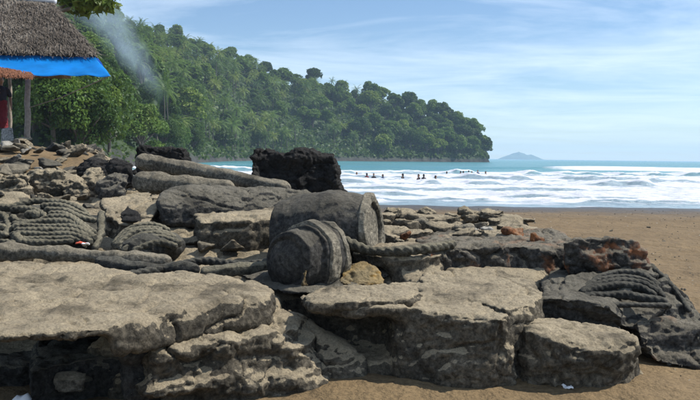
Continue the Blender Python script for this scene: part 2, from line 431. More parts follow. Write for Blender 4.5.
# ---- height of the sandy ground
def ground_h(x, y):
    x = np.asarray(x, float); y = np.asarray(y, float)
    beach = -0.0135 * np.clip(y - 14, 0, 21) - 0.05 * np.clip(y - 35, 0, 70)
    ys = np.where(np.abs(y) < 0.5, 0.5, y)
    u = np.where(y > 4, x / np.maximum(ys, 4), x / 4.0)
    left = sstep(-0.23, -0.36, u) * sstep(11, 17, y)
    hl = 0.9 + 0.9 * sstep(12, 20, y) + 0.15 * sstep(-0.36, -0.46, u)
    low = sstep(-0.9, -2.2, x) * sstep(6, 10, y) * 0.0
    return beach * (1 - left) + hl * left + low
def build_ground():
    def axis(lo, hi, st, far_lo, far_hi):
        a = np.arange(lo, hi + 1e-6, st)
        b, d, v = [], st, lo
        while v > far_lo: d *= 1.25; v -= d; b.append(v)
        c, d, v = [], st, hi
        while v < far_hi: d *= 1.25; v += d; c.append(v)
        return np.array(b[::-1] + list(a) + c)
    xs = axis(-14, 20, 0.09, -9000, 9000); ys = axis(2.5, 36, 0.09, -9000, 9000)
    X, Y = np.meshgrid(xs, ys)
    Z = ground_h(X, Y)
    near = np.exp(-((Y - 12) / 18) ** 2)
    Z = Z + near * (0.030 * fbm(X * 0.7, Y * 0.7, 0, 3, 3) + 0.030 * fbm(X * 2.6, Y * 2.6, 0, 4, 8, 0.6) * sstep(30, 26, Y))
    Z = Z + 0.05 * np.exp(-((Y - 5.55 - 0.12 * fbm(X * 1.3, X * 0, 0, 3, 12)) / 0.32) ** 2) * sstep(-0.9, 0.0, X) * sstep(2.9, 2.2, X)
    Z = np.where(Z < -6, -6, Z)
    mt, nt, out = new_mat('sand'); n = N(nt)
    tc = n('TexCoord'); V = tc.outputs['Object']
    a = n('TexNoise', {'Vector': V, 'Scale': 0.5, 'Detail': 6.0, 'Roughness': 0.6})
    b = n('TexNoise', {'Vector': V, 'Scale': 30.0, 'Detail': 8.0, 'Roughness': 0.75})
    c = n('TexNoise', {'Vector': V, 'Scale': 3.0, 'Detail': 5.0, 'Roughness': 0.6})
    base = ramp(n, a.outputs['Fac'], [(0.3, (0.135, 0.092, 0.046)), (0.7, (0.195, 0.136, 0.070))])
    sp_ = ramp(n, b.outputs['Fac'], [(0.28, grey(0.5)), (0.5, grey(1.0)), (0.75, grey(1.4))])
    base = n('MixRGB', {0: 1.0, 1: base, 2: sp_}, blend_type='MULTIPLY').outputs[0]
    # wet band along the water's edge
    sx = n('SeparateXYZ', {0: V})
    wz = n('Math', {0: c.outputs['Fac'], 1: 0.05, 2: sx.outputs[2]}, operation='MULTIPLY_ADD')
    wet = ramp(n, n('MapRange', {0: wz.outputs[0], 1: -0.19, 2: -0.10, 3: 1.0, 4: 0.0}).outputs[0], [(0.0, grey(0)), (1.0, grey(1))])
    base = n('MixRGB', {0: wet, 1: base, 2: (0.06, 0.05, 0.038, 1)}).outputs[0]
    b1 = n('Bump', {'Height': c.outputs['Fac'], 'Strength': 0.9, 'Distance': 0.14})
    b2 = n('Bump', {'Height': b.outputs['Fac'], 'Strength': 0.5, 'Distance': 0.015, 'Normal': b1.outputs[0]})
    ro = n('MapRange', {0: wet, 1: 0.0, 2: 1.0, 3: 0.95, 4: 0.35})
    bs = n('BsdfPrincipled', {'Base Color': base, 'Roughness': ro.outputs[0], 'Normal': b2.outputs[0]})
    bs.inputs['Specular IOR Level'].default_value = 0.3
    nt.links.new(bs.outputs[0], out.inputs[0])
    o = obj('beach_sand', grid_mesh(X, Y, Z, 'beach_sand'), mt)
    tag(o, 'brown sand beach stretching from the rocks to the surf', kind='structure')
build_ground()

# ---- sea with rows of breaking surf
CRESTS = [  # distance, height, steepness length
    (34.5, 0.08, 0.8), (38.5, 0.20, 0.9), (46.0, 0.26, 1.1), (57.0, 0.36, 1.4), (72.0, 0.40, 1.8), (98.0, 0.50, 2.6)]
def build_sea():
    rows = np.concatenate([np.arange(28.5, 62, 0.11), np.arange(62, 112, 0.28), np.arange(112, 170, 0.6), 170 * 1.07 ** np.arange(0, 66)])
    cols = np.linspace(-0.62, 0.62, 620)
    U, Dd = np.meshgrid(cols, rows)
    X = U * Dd; Y = Dd.copy()
    Z = np.zeros_like(X); F = np.zeros_like(X); dark = np.zeros_like(X)
    for k, (d0, h, w) in enumerate(CRESTS):
        off = 0.05 * d0 * fbm(X / 16 + k * 9.1, X * 0 + k * 3.7, 0, 3, 100 + k) + 1.3 * fbm(X / 3.0, X * 0 + k, 0, 3, 140 + k)
        amp = np.clip(0.45 + 1.5 * fbm(X / 3.2 + k * 5.3, X * 0 + 1.7 * k, 0, 3, 120 + k), 0.05, 1.3)
        t = Y - d0 - off
        Z += h * amp * np.where(t < 0, np.exp(-(t / (0.5 * w)) ** 2), np.exp(-(t / (3.2 * w)) ** 2))
        F += 0.95 * np.where(t < 0, np.exp(-(t / (0.25 * w)) ** 2), np.exp(-(t / (5.0 * w)) ** 2))
        dark += np.exp(-((t + 0.75 * w) / (0.55 * w)) ** 2) * np.clip(amp * 1.3 - 0.25, 0, 1)
        dark += 0.45 * np.exp(-((t + 2.6 * w) / (1.6 * w)) ** 2) * np.clip(0.6 + fbm(X / 4, Y / 2, 0, 3, 160 + k), 0, 1)
    # an outer breaker that is only tumbling towards the right
    k = 9; off = 5 * fbm(X / 25, X * 0, 0, 2, 190)
    t = Y - 150 - off; br = sstep(34, 48, X)
    Z += (0.35 + 0.35 * br) * np.where(t < 0, np.exp(-(t / 2.5) ** 2), np.exp(-(t / 9) ** 2))
    F += br * np.where(t < 0, np.exp(-(t / 6.0) ** 2), np.exp(-(t / 4) ** 2)) * 1.3
    # sheets of white water between the rows
    sheet = sstep(108, 94, Y) * sstep(30.5, 34.0, Y)
    F += sheet * np.clip(0.47 + 1.1 * fbm(X / 4.0, Y / 1.6, 0, 4, 210), 0, 0.95)
    F -= 1.25 * dark
    cn1 = fbm(X / 2.6, Y / 1.1, 0, 3, 270, 0.55); chop = 1 - np.abs(cn1) * 2.2
    Z += sheet * 0.09 * np.clip(chop, 0, 1) ** 3
    F += sheet * (0.55 * np.clip(chop, 0, 1) ** 2 - 0.42 * np.clip(0.75 - chop, 0, 1))
    F += sstep(33.2, 31.5, Y) * 0.5 * np.clip(0.2 + fbm(X / 2.0, Y / 1.0, 0, 3, 230), 0, 1)
    Z += 0.03 * fbm(X / 1.7, Y / 0.8, 0, 3, 240) * sstep(30.5, 35, Y)
    Z += sheet * 0.03 * fbm(X / 0.9, Y / 0.6, 0, 2, 250)
    Z += 0.22 * fbm(X / 22, Y / 9, 0, 3, 260) * sstep(110, 170, Y) * sstep(1500, 300, Y)
    Z += WATER
    me = grid_mesh(X, Y, Z, 'sea')
    at = me.attributes.new('foam', 'FLOAT', 'POINT')
    at.data.foreach_set('value', np.clip(F, 0, 1.4).ravel().astype(np.float32))
    mt, nt, out = new_mat('sea_water'); n = N(nt)
    tc = n('TexCoord'); V = tc.outputs['Object']
    fa = n('Attribute', attribute_name='foam')
    mp = n('Mapping', {'Vector': V, 'Scale': (0.42, 1.5, 1.0)})
    nz = n('TexNoise', {'Vector': mp.outputs[0], 'Scale': 1.5, 'Detail': 7.0, 'Roughness': 0.7, 'Distortion': 0.4})
    nz2 = n('TexNoise', {'Vector': mp.outputs[0], 'Scale': 5.5, 'Detail': 5.0, 'Roughness': 0.7})
    ad0 = n('Math', {0: nz.outputs['Fac'], 1: 0.85, 2: fa.outputs['Fac']}, operation='MULTIPLY_ADD')
    ad = n('Math', {0: nz2.outputs['Fac'], 1: 0.5, 2: ad0.outputs[0]}, operation='MULTIPLY_ADD')
    fo = ramp(n, n('MapRange', {0: ad.outputs[0], 1: 0.86, 2: 1.30}).outputs[0], [(0.0, grey(0)), (1.0, grey(1))])
    big = n('TexNoise', {'Vector': n('Mapping', {'Vector': V, 'Scale': (0.02, 0.08, 1.0)}).outputs[0], 'Scale': 1.0, 'Detail': 5.0})
    wc = ramp(n, big.outputs['Fac'], [(0.3, (0.05, 0.20, 0.235)), (0.7, (0.11, 0.30, 0.32))])
    sv = n('SeparateXYZ', {0: V})           # water full of sand and bubbles inside the surf zone
    wc = n('MixRGB', {0: n('MapRange', {0: sv.outputs[1], 1: 85.0, 2: 108.0, 3: 0.85, 4: 0.0}).outputs[0], 1: wc, 2: (0.30, 0.37, 0.42, 1)}).outputs[0]
    wv = n('TexNoise', {'Vector': n('Mapping', {'Vector': V, 'Scale': (0.6, 1.8, 1.0)}).outputs[0], 'Scale': 1.0, 'Detail': 6.0, 'Roughness': 0.6})
    bw = n('Bump', {'Height': wv.outputs['Fac'], 'Strength': 0.9, 'Distance': 0.5})
    water = n('BsdfPrincipled', {'Base Color': wc, 'Roughness': 0.22, 'Normal': bw.outputs[0], 'IOR': 1.33})
    bf = n('Bump', {'Height': nz.outputs['Fac'], 'Strength': 0.8, 'Distance': 0.3})
    fcol = ramp(n, nz.outputs['Fac'], [(0.3, (0.50, 0.54, 0.62)), (0.65, (0.76, 0.77, 0.79))])
    foam = n('BsdfPrincipled', {'Base Color': fcol, 'Roughness': 0.9, 'Normal': bf.outputs[0]})
    foam.inputs['Specular IOR Level'].default_value = 0.1
    mx = n('MixShader', {0: fo, 1: water.outputs[0], 2: foam.outputs[0]})
    nt.links.new(mx.outputs[0], out.inputs[0])
    me.materials.append(mt)
    o = obj('sea', me)
    tag(o, 'turquoise sea with rows of white breaking surf', kind='structure')
build_sea()

# ---- wooded headland: terrain
SIL = [(-260, 8), (-150, 10), (0, 12), (60, 10), (110, 17), (150, 29), (185, 37), (230, 49), (265, 66), (290, 71), (330, 79), (360, 81), (400, 91), (420, 102), (445, 104), (465, 114), (480, 126), (487, 142), (490, 158)]
DN = [(-260, 48), (0, 52), (90, 62), (140, 105), (185, 190), (250, 300), (350, 360), (430, 400), (490, 432)]
DF = [(-260, 400), (0, 430), (120, 450), (250, 470), (400, 462), (490, 446)]
TREE_H = 11.0
def ip(tab, u): return np.interp(u, [a for a, _ in tab], [b for _, b in tab])
def hill_h(u, d):
    d0, d1 = ip(DN, u), ip(DF, u)
    top = np.maximum((hor(u) - ip(SIL, u)) * d1 / FPX + EYE - TREE_H * 0.93, 1.0)
    t = (d - d0) / (d1 - d0)
    base = np.interp(u, [-260, 100, 190, 490], [1.6, 1.6, 0.6, 2.5])
    up = base + (top - base) * (0.75 * np.clip(t, 0, 1) + 0.25 * sstep(0, 1, t))
    shore = sstep(-0.03, 0.015, t)
    back = 1 - sstep(1.05, 2.2, t)
    h = -2.0 + (up * back + 2.0) * shore
    h = h * sstep(491.5, 486, u) + -2.0 * (1 - sstep(491.5, 486, u))
    return h + shore * 1.2 * fbm(u / 14, d / 25, 0, 3, 300) * sstep(491, 480, u)
def upx(px, d):                       # ground position under an image column at distance d
    v = ray(px, hor(px)); return v.x / v.y * d
def build_hill():
    us = np.linspace(-260, 492, 320); ts = np.linspace(-0.08, 2.3, 170)
    UU, TT = np.meshgrid(us, ts)
    DD = ip(DN, UU) + TT * (ip(DF, UU) - ip(DN, UU))
    X = (UU - 350) / FPX * DD; Y = DD; Z = hill_h(UU, DD)
    mt, nt, out = new_mat('hill_ground'); n = N(nt)
    tc = n('TexCoord'); V = tc.outputs['Object']
    a = n('TexNoise', {'Vector': V, 'Scale': 0.15, 'Detail': 8.0, 'Roughness': 0.7})
    g = ramp(n, a.outputs['Fac'], [(0.35, (0.014, 0.03, 0.010)), (0.65, (0.045, 0.075, 0.022))])
    r_ = ramp(n, a.outputs['Fac'], [(0.35, (0.02, 0.02, 0.018)), (0.65, (0.075, 0.07, 0.06))])
    sx = n('SeparateXYZ', {0: V})
    zz = n('Math', {0: a.outputs['Fac'], 1: 3.0, 2: sx.outputs[2]}, operation='MULTIPLY_ADD')
    f = n('MapRange', {0: zz.outputs[0], 1: 2.5, 2: 4.2})
    c = n('MixRGB', {0: f.outputs[0], 1: r_, 2: g}).outputs[0]
    bp = n('Bump', {'Height': a.outputs['Fac'], 'Strength': 1.0, 'Distance': 2.0})
    bs = n('BsdfPrincipled', {'Base Color': c, 'Roughness': 0.9, 'Normal': bp.outputs[0]})
    nt.links.new(bs.outputs[0], out.inputs[0])
    o = obj('hill', grid_mesh(X, Y, Z, 'hill'), mt)
    tag(o, 'steep wooded headland running out into the sea', kind='structure')
build_hill()

# ---- far island
def build_island():
    th = np.linspace(0, 2 * math.pi, 72, endpoint=False); rs = np.linspace(0, 1, 22)
    TH, RR = np.meshgrid(np.append(th, th[0]), rs)
    dist = 5000; cx = (520 - 350) / FPX * dist
    X = cx + RR * np.cos(TH) * 158; Y = dist + RR * np.sin(TH) * 90
    p = (1 - RR ** 2.6)
    Z = -1 + p * (33 + 16 * np.exp(-((X - cx + 10) / 55) ** 2) + 22 * fbm(X / 45, Y / 45, 0, 4, 400))
    mt = simple_mat('island_woods', (0.05, 0.085, 0.035), 0.9, 0.5, 0.12, 0.5)
    o = obj('far_island', grid_mesh(X, Y, Z, 'far_island'), mt)
    tag(o, 'low hazy blue island on the horizon beyond the headland tip', kind='structure')
build_island()

# ================================================================== TREES
rng = np.random.default_rng(5)
def cards(C, Nrm, size, aspect=1.5, jitter=0.9):
    k = len(C)
    n = Nrm + jitter * rng.normal(size=(k, 3)); n /= np.linalg.norm(n, axis=1)[:, None] + 1e-9
    a = rng.normal(size=(k, 3)); t = np.cross(n, a); t /= np.linalg.norm(t, axis=1)[:, None] + 1e-9
    b = np.cross(n, t)
    s = size * rng.uniform(0.6, 1.25, k)
    t = t * (s * 0.5 * aspect)[:, None]; b = b * (s * 0.5)[:, None]
    tip = n * (s * 0.18)[:, None]
    return np.stack([C - t, C - b * 0.9 + tip, C + t - tip * 0.6, C + b * 0.9 + tip], 1)
def tube(pts, radii, seg=7):
    V, Fc = [], []
    pts = [Vector(p) for p in pts]
    for i, p in enumerate(pts):
        t = (pts[min(i + 1, len(pts) - 1)] - pts[max(i - 1, 0)]).normalized()
        q = Vector((0, 0, 1)).rotation_difference(t).to_matrix()
        for k in range(seg):
            a = k / seg * 2 * math.pi
            V.append(p + q @ Vector((math.cos(a) * radii[i], math.sin(a) * radii[i], 0)))
    for i in range(len(pts) - 1):
        for k in range(seg): Fc.append((i * seg + k, i * seg + (k + 1) % seg, (i + 1) * seg + (k + 1) % seg, (i + 1) * seg + k))
    Fc.append(tuple((len(pts) - 1) * seg + k for k in range(seg)))
    return V, Fc
def join(parts, name):
    V, Fc = [], []
    for v, f in parts:
        o = len(V); V += v; Fc += [tuple(i + o for i in g) for g in f]
    return mesh_from(V, Fc, name, True)
def broadleaf(seed, H=11.0, W=5.2, leaf=0.62, count=2600, lobes=9, low=0.28):
    rs = random.Random(seed)
    L = []
    for i in range(lobes):
        a = i * 2.4 + rs.uniform(-.4, .4); rr = W * math.sqrt((i + 0.3) / lobes) * rs.uniform(0.55, 0.8)
        h = H * (low + (0.86 - low) * (1 - (i / lobes) ** 1.3 * rs.uniform(0.5, 1.0)))
        L.append((Vector((rr * math.cos(a), rr * math.sin(a), h)), W * rs.uniform(0.30, 0.48)))
    C, NN = [], []
    per = count // lobes
    for c, r in L:
        v = rng.normal(size=(per, 3)); v /= np.linalg.norm(v, axis=1)[:, None]
        v[:, 2] = np.where(v[:, 2] < -0.55, -v[:, 2], v[:, 2])
        rad = r * rng.uniform(0.55, 1.12, per) ** 0.6
        bump = 1 + 0.22 * fbm(v[:, 0] * 2.5 + c.x, v[:, 1] * 2.5 + c.y, v[:, 2] * 2.5, 2, seed)
        C.append(np.array(c) + v * (rad * bump)[:, None] * np.array([1, 1, 0.85])); NN.append(v * 0.8 + np.array([0, 0, 0.5]))
    crown = quads_mesh(cards(np.concatenate(C), np.concatenate(NN), leaf), 'crown')
    parts = [tube([(0, 0, -1.5), (rs.uniform(-.2, .2), rs.uniform(-.2, .2), H * .25), (rs.uniform(-.5, .5), rs.uniform(-.5, .5), H * .62)], [.38, .28, .14])]
    for c, r in L:
        parts.append(tube([(0, 0, H * .24), tuple(c * 0.5 + Vector((0, 0, H * .12))), tuple(c)], [.17, .12, .05], 5))
    return join(parts, 'trunk'), crown
def palm(seed, H=11.0, fl=4.3, nf=22):
    rs = random.Random(seed)
    lean = Vector((rs.uniform(-1.6, 1.6), rs.uniform(-1, 1), 0))
    top = Vector((lean.x, lean.y, H * 0.8))
    trunk = join([tube([(0, 0, -1.5), tuple(lean * .2 + Vector((0, 0, H * .25))), tuple(lean * .55 + Vector((0, 0, H * .55))), tuple(top)], [.24, .19, .16, .14])], 'trunk')
    Q = []
    for i in range(nf):
        a = i * 2.39996 + rs.uniform(-.2, .2); el = R(75 - 105 * (i / nf) ** 0.8 + rs.uniform(-8, 8))
        dirh = Vector((math.cos(a), math.sin(a), 0)); L = fl * rs.uniform(0.85, 1.12)
        p = top.copy(); e = el; k = 12; path = []
        for j in range(k + 1):
            path.append((p.copy(), dirh * math.cos(e) + Vector((0, 0, math.sin(e)))))
            p = p + (dirh * math.cos(e) + Vector((0, 0, math.sin(e)))) * (L / k); e -= R(3.0 + 0.75 * j)
        side = Vector((-dirh.y, dirh.x, 0))
        for j in range(1, k + 1):
            p, t = path[j]; w = 0.72 * math.sin(math.pi * (0.14 + 0.82 * j / k)) ** 0.7 * fl / 4.0
            for s in (-1, 1):
                d = (side * s * 0.8 + t * 0.55 - Vector((0, 0, 0.38))).normalized() * w
                b = t * (L / k * 0.62)
                Q.append([p - b * .5, p + b * .5, p + d + b * .3, p + d - b * .1])
    crown = quads_mesh(np.array([[tuple(v) for v in q] for q in Q]), 'crown')
    return trunk, crown
FAR = [broadleaf(20 + k, H=[11, 12.5, 10, 11.5, 13, 9.5][k], W=[5.4, 5.0, 5.8, 4.6, 5.2, 5.0][k], leaf=0.72, count=2300, lobes=[9, 10, 8, 9, 11, 8][k], low=[.3, .34, .25, .4, .3, .22][k]) for k in range(6)]
NEAR = [broadleaf(40 + k, H=[9, 8, 10][k], W=[4.2, 4.6, 3.8][k], leaf=0.30, count=9000, lobes=13, low=.06) for k in range(3)]
PALM = [palm(60 + k, H=[12, 10.5, 13, 11][k]) for k in range(4)]
for protos, b, l in ((FAR, 'bark', 'leaf_far'), (NEAR, 'bark', 'leaf_near'), (PALM, 'palm_bark', 'leaf_palm')):
    for t, c in protos: t.materials.append(M[b]); c.materials.append(M[l])
def plant(name, proto, px, d, scale, label, group, rz=None, z=None, tilt=0.0):
    x = upx(px, d); zz = float(hill_h(np.array(float(px)), np.array(float(d)))) if z is None else z
    e = empty(name, (x, d, max(zz, -0.2) - 0.2))
    e.rotation_euler = (0, tilt, random.uniform(0, 6.28) if rz is None else rz); e.scale = (scale * random.uniform(.75, 1.25), scale * random.uniform(.75, 1.25), scale * random.uniform(.8, 1.2))
    obj('trunk', proto[0], None, e); obj('crown', proto[1], None, e)
    return tag(e, label, 'palm' if 'palm' in name else 'tree', group)
LB = 'broadleaf tree in the forest midway up the far headland slope'
LP_ = 'coconut palm with drooping fronds on the far headland slope'
LNR = 'lighter green bushy tree at the foot of the slope behind the hut'
trees = []
# the ridge line first so that the skyline follows the photograph
for px in np.arange(-40, 484, 9.0):
    px = float(px) + random.uniform(-3, 3); d = float(ip(DF, px)) * random.uniform(0.95, 1.0)
    trees.append(('r', px, d, random.uniform(0.72, 1.12)))
cnt = 0
while cnt < 205:
    px = random.uniform(20, 486); t = random.random() ** 0.85
    d = float(ip(DN, px) + (ip(DF, px) - ip(DN, px)) * (0.02 + 0.93 * t))
    if px < 190 and d < 200: continue
    palmy = math.exp(-((px - 235) / 85) ** 2) * (1 if t < 0.85 else 0.4)
    if random.random() < palmy * 0.55: continue
    trees.append(('b', px, d, random.uniform(0.65, 1.1))); cnt += 1
cnt = 0
while cnt < 230:
    px = random.gauss(225, 75); t = random.random()
    if not (120 < px < 400): continue
    d = float(ip(DN, px) + (ip(DF, px) - ip(DN, px)) * (0.04 + 0.9 * t))
    if px < 190 and d < 170: continue
    trees.append(('p', px, d, random.uniform(0.75, 1.15))); cnt += 1
for k in range(46):
    px = random.uniform(5, 200); d0 = float(ip(DN, px)); d = d0 * random.uniform(1.02, 1.0 + 110 / d0 * random.random() + 0.1)
    trees.append(('n', px, d, random.uniform(0.65, 1.05)))
trees.sort(key=lambda q: q[2])
for kd, px, d, s in trees:
    if kd == 'r': plant('broadleaf_tree', random.choice(FAR), px, d, s, 'broadleaf tree standing on the skyline of the far headland', 'skyline trees of the headland')
    elif kd == 'b' and d < ip(DN, px) + 0.2 * (ip(DF, px) - ip(DN, px)): plant('broadleaf_tree', random.choice(FAR), px, d, s, 'broadleaf tree low down near the water on the far headland', 'broadleaf trees low on the headland')
    elif kd == 'b': plant('broadleaf_tree', random.choice(FAR), px, d, s, LB, 'broadleaf trees on the headland')
    elif kd == 'p': plant('coconut_palm', random.choice(PALM), px, d, s, LP_, 'coconut palms on the headland')
    else: plant('bushy_tree', random.choice(NEAR), px, d, s, LNR, 'bushy trees behind the hut')
plant('leaning_tree', FAR[3], 485, 440, 0.85, 'lone tree leaning out over the sea at the very tip of the headland', None, 0.4, tilt=0.14)

def undergrowth():
    k = 30000
    u = rng.uniform(-60, 488, k); t = rng.uniform(0.0, 1.02, k) ** 1.1
    d = ip(DN, u) + t * (ip(DF, u) - ip(DN, u))
    C = np.stack([(u - 350) / FPX * d, d, hill_h(u, d) + rng.uniform(0.0, 2.2, k) * np.clip(d / 250, 0.4, 1)], -1)
    keep = C[:, 2] > np.where(u < 260, 0.6, 2.0); C = C[keep]
    o = obj('undergrowth', quads_mesh(cards(C, np.tile([0, -0.3, 0.7], (len(C), 1)), np.clip(C[:, 1] / 300, 0.25, 1.0) * 1.5, 1.3, 0.8), 'undergrowth'), M['under'])
    tag(o, 'dense green undergrowth between the headland trees', 'undergrowth', kind='stuff')
undergrowth()

# ================================================================== ROCK SHELF
def shelf_h(x, y):
    x = np.asarray(x, float); y = np.asarray(y, float)
    left = np.interp(y, [5.35, 5.9, 6.5, 7.5, 8.5, 9.5, 10.5, 12, 14, 18], [-0.2, 0.28, 0.46, 0.56, 0.74, 0.90, 1.04, 1.16, 1.22, 1.3])
    right = np.interp(y, [5.7, 6.2, 6.8, 7.6, 8.4, 9.4, 10.4, 11.5, 12.6, 20], [-0.2, 0.28, 0.5, 0.62, 0.72, 0.84, 0.84, 0.5, -0.1, -0.6])
    f = sstep(-0.3, 0.9, x)
    z = left * (1 - f) + right * f
    z = z - 0.75 * sstep(-0.62, -0.42, x) * sstep(0.45, 0.3, x) * sstep(6.75, 6.55, y)
    u = x / np.maximum(y, 3)
    xc = x - np.interp(y, [6.8, 7.6, 9.0, 11.0], [0.0, 0.5, 0.75, 0.5])
    z = z * (1 - sstep(1.55, 2.2, xc)) - 0.4 * sstep(1.55, 2.2, xc)
    back = sstep(11.8, 15, y) * sstep(-0.36, -0.24, u)
    z = z * (1 - back) - 0.5 * back
    return z
def build_shelf():
    xs = np.arange(-8.2, 3.4, 0.03); ys = np.arange(5.5, 17, 0.03)
    X, Y = np.meshgrid(xs, ys)
    Z = shelf_h(X, Y)
    st = fbm(X * 0.8, Y * 1.5, 0, 4, 500)
    q = st * 4.0; fl = np.floor(q); led = (fl + sstep(0.35, 0.65, q - fl)) / 4.0
    Z = Z + 0.16 * led + 0.05 * fbm(X * 3, Y * 3, 0, 4, 510) + 0.012 * fbm(X * 14, Y * 14, 0, 3, 520)
    c = np.abs(vnoise(X * 1.2 + 0.4 * fbm(X * 2, Y * 2, 0, 2, 531), Y * 2.0, 0, 530))
    Z -= 0.10 * np.exp(-(c / 0.05) ** 2)
    o = obj('rock_shelf', grid_mesh(X, Y, Z, 'rock_shelf'), M['rock'])
    tag(o, 'low grey rock shelf that the carved stones stand on', kind='structure')
build_shelf()

# ---- front rocks
S = Solid()
z = 0.66
top = [P(px, py, z + dz) for px, py, dz in ((-70, 262, .05), (0, 262, .05), (60, 261, .05), (150, 271, .03), (230, 277, .02), (262, 283, .02), (277, 291, 0), (268, 297, -.01), (215, 303, 0), (180, 309, 0), (140, 319, 0), (100, 327, 0), (60, 331, 0), (0, 334, 0), (-70, 337, 0))]
S.prism(top, 0.585, 0.01)
S.prism([P(px, py, 0.61) for px, py in ((105, 300), (235, 292), (270, 288), (278, 296), (268, 304), (215, 312), (180, 318), (140, 328), (112, 332))], 0.44, 0.02)
rock('rock_slab', S, 'rock', 'broad flat sand-coloured slab overhanging a black hollow at left front', 0.017, soft=0.05, amp=0.05, strata=0.015, crack=0.035, und=0.07, seed=1.3)
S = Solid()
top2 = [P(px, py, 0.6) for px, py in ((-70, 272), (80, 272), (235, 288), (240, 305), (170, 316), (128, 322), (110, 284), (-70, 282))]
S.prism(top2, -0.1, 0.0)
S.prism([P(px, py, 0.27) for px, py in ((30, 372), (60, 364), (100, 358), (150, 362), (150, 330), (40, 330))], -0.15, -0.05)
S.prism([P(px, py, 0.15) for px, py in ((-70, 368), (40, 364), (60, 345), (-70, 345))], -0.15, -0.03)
rock('cave_rock', S, 'rock_dark', 'rock inside the hollow beneath the broad flat slab, shade painted into its colour', 0.02, amp=0.06, strata=0.03, crack=0.04, seed=1.9)  # darker stone puts the hollow's shade into the colour

S = Solid()
top = [P(px, py, zz) for px, py, zz in ((86, 352, .30), (120, 356, .30), (165, 360, .29), (235, 354, .31), (296, 347, .33), (316, 338, .35), (312, 322, .42), (300, 308, .50), (262, 300, .52), (200, 318, .48), (120, 330, .42), (90, 335, .40))]
S.prism(top, -0.15, -0.10)
S.prism([P(px, py, .22) for px, py in ((170, 374), (235, 366), (300, 362), (326, 358), (322, 340), (200, 345), (150, 362))], -0.15, -0.12)
S.prism([P(px, py, .11) for px, py in ((205, 389), (270, 382), (328, 376), (326, 352), (200, 356), (180, 380))], -0.15, -0.08)
S.prism([P(px, py, .45) for px, py in ((140, 336), (210, 322), (270, 306), (296, 312), (300, 326), (230, 338), (160, 346))], 0.1, -0.15)
rock('rock_ledge', S, 'rock', 'stepped ledge with crumbling front face below the broad sand-coloured slab', 0.016, soft=0.04, amp=0.07, strata=0.035, crack=0.05, pits=0.025, und=0.06, seed=4.1)

S = Solid()
S.hull([D(284, 305, 6.25), D(303, 312, 6.2), D(300, 316, 5.75), D(338, 337, 5.75), D(368, 359, 5.62), D(367, 389, 5.5), D(331, 391, 5.42), D(324, 356, 5.5), D(312, 332, 5.6), D(300, 380, 6.2), D(350, 380, 6.1)])
rock('rock_wedge', S, 'rock', 'leaning triangular wedge of rock beside a dark gap', 0.015, soft=0.04, amp=0.04, strata=0.02, crack=0.03, seed=7.7)

S = Solid()
top = [P(px, py, .58) for px, py in ((394, 308), (410, 308), (430, 307), (478, 304), (496, 308), (506, 316), (512, 306), (500, 290), (455, 280), (372, 286), (372, 288))]
tb = [D(397, 389, 5.46), D(420, 391, 5.42), D(480, 391, 5.42), D(522, 388, 5.5), D(525, 340, 7.0), D(378, 345, 6.7)]
S.hull([Vector((v.x, v.y, v.z)) for v in top[:9]] + [Vector((v.x, v.y, -0.15)) for v in tb])
S.prism([P(px, py, .60) for px, py in ((296, 294), (330, 287), (455, 279), (500, 290), (480, 303), (420, 307), (345, 307), (305, 302))], 0.52, 0.02)
S.prism([Vector((x, y, .54)) for x, y in ((-.34, 6.05), (0.05, 5.98), (.42, 5.95), (.6, 6.6), (-.3, 6.7))], -0.15, -0.02)
S.prism([Vector((x, y, .16)) for x, y in ((-.30, 5.72), (0.1, 5.62), (.40, 5.6), (.5, 6.4), (-.3, 6.4))], -0.15, -0.04)
rock('rock_block', S, 'rock', 'big square-faced block with flat sand-coloured top at centre front', 0.015, soft=0.04, amp=0.04, strata=0.012, crack=0.02, pits=0.02, seed=2.2)

S = Solid()
S.prism([P(px, py, .655) for px, py in ((303, 293), (330, 290), (400, 287), (422, 290), (412, 297), (360, 300), (310, 300))], 0.55, 0.0)
rock('rock_ledge', S, 'rock', 'narrow thin ledge lying just below the two barrels', 0.013, soft=0.04, amp=0.02, strata=0.01, crack=0.015, seed=3.3)

# right front block with its hollow
S = Solid()
rim = [P(px, py, zz) for px, py, zz in ((518, 322, .46), (530, 334, .40), (555, 345, .36), (590, 350, .34), (622, 349, .34), (638, 341, .36), (634, 331, .38), (612, 326, .36), (575, 323, .36), (540, 318, .42), (524, 314, .48))]
foot = [D(521, 385, 5.55), D(560, 388, 5.5), D(600, 387, 5.5), D(632, 380, 5.6), D(640, 360, 6.0), D(600, 340, 6.9), D(530, 340, 6.8)]
S.hull(rim + [Vector((v.x, v.y, -0.15)) for v in foot])
S.hull([D(503, 332, 5.95), D(522, 326, 5.95), D(540, 340, 5.8), D(500, 389, 5.55), D(520, 391, 5.48), D(548, 389, 5.5), D(500, 340, 6.5), D(545, 340, 6.5), Vector((1.2, 6.4, -.15)), Vector((1.6, 6.4, -.15))])
rock('rock_block', S, 'rock', 'round-shouldered block at right front with a bowl-shaped hollow behind its rim', 0.015, soft=0.04, amp=0.05, strata=0.02, crack=0.035, pits=0.025, seed=5.9)
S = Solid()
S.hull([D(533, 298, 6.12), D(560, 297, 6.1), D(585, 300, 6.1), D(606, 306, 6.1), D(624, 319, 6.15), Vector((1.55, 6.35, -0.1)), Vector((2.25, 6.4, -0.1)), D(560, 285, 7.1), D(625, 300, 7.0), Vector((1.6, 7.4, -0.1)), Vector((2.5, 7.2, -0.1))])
S.hull([D(556, 268, 7.3), D(575, 266, 7.3), D(575, 300, 6.6), D(545, 296, 6.5), D(540, 272, 7.4), Vector((1.6, 6.6, 0)), Vector((2.3, 6.6, 0)), Vector((1.7, 7.6, 0)), Vector((2.4, 7.6, 0))])
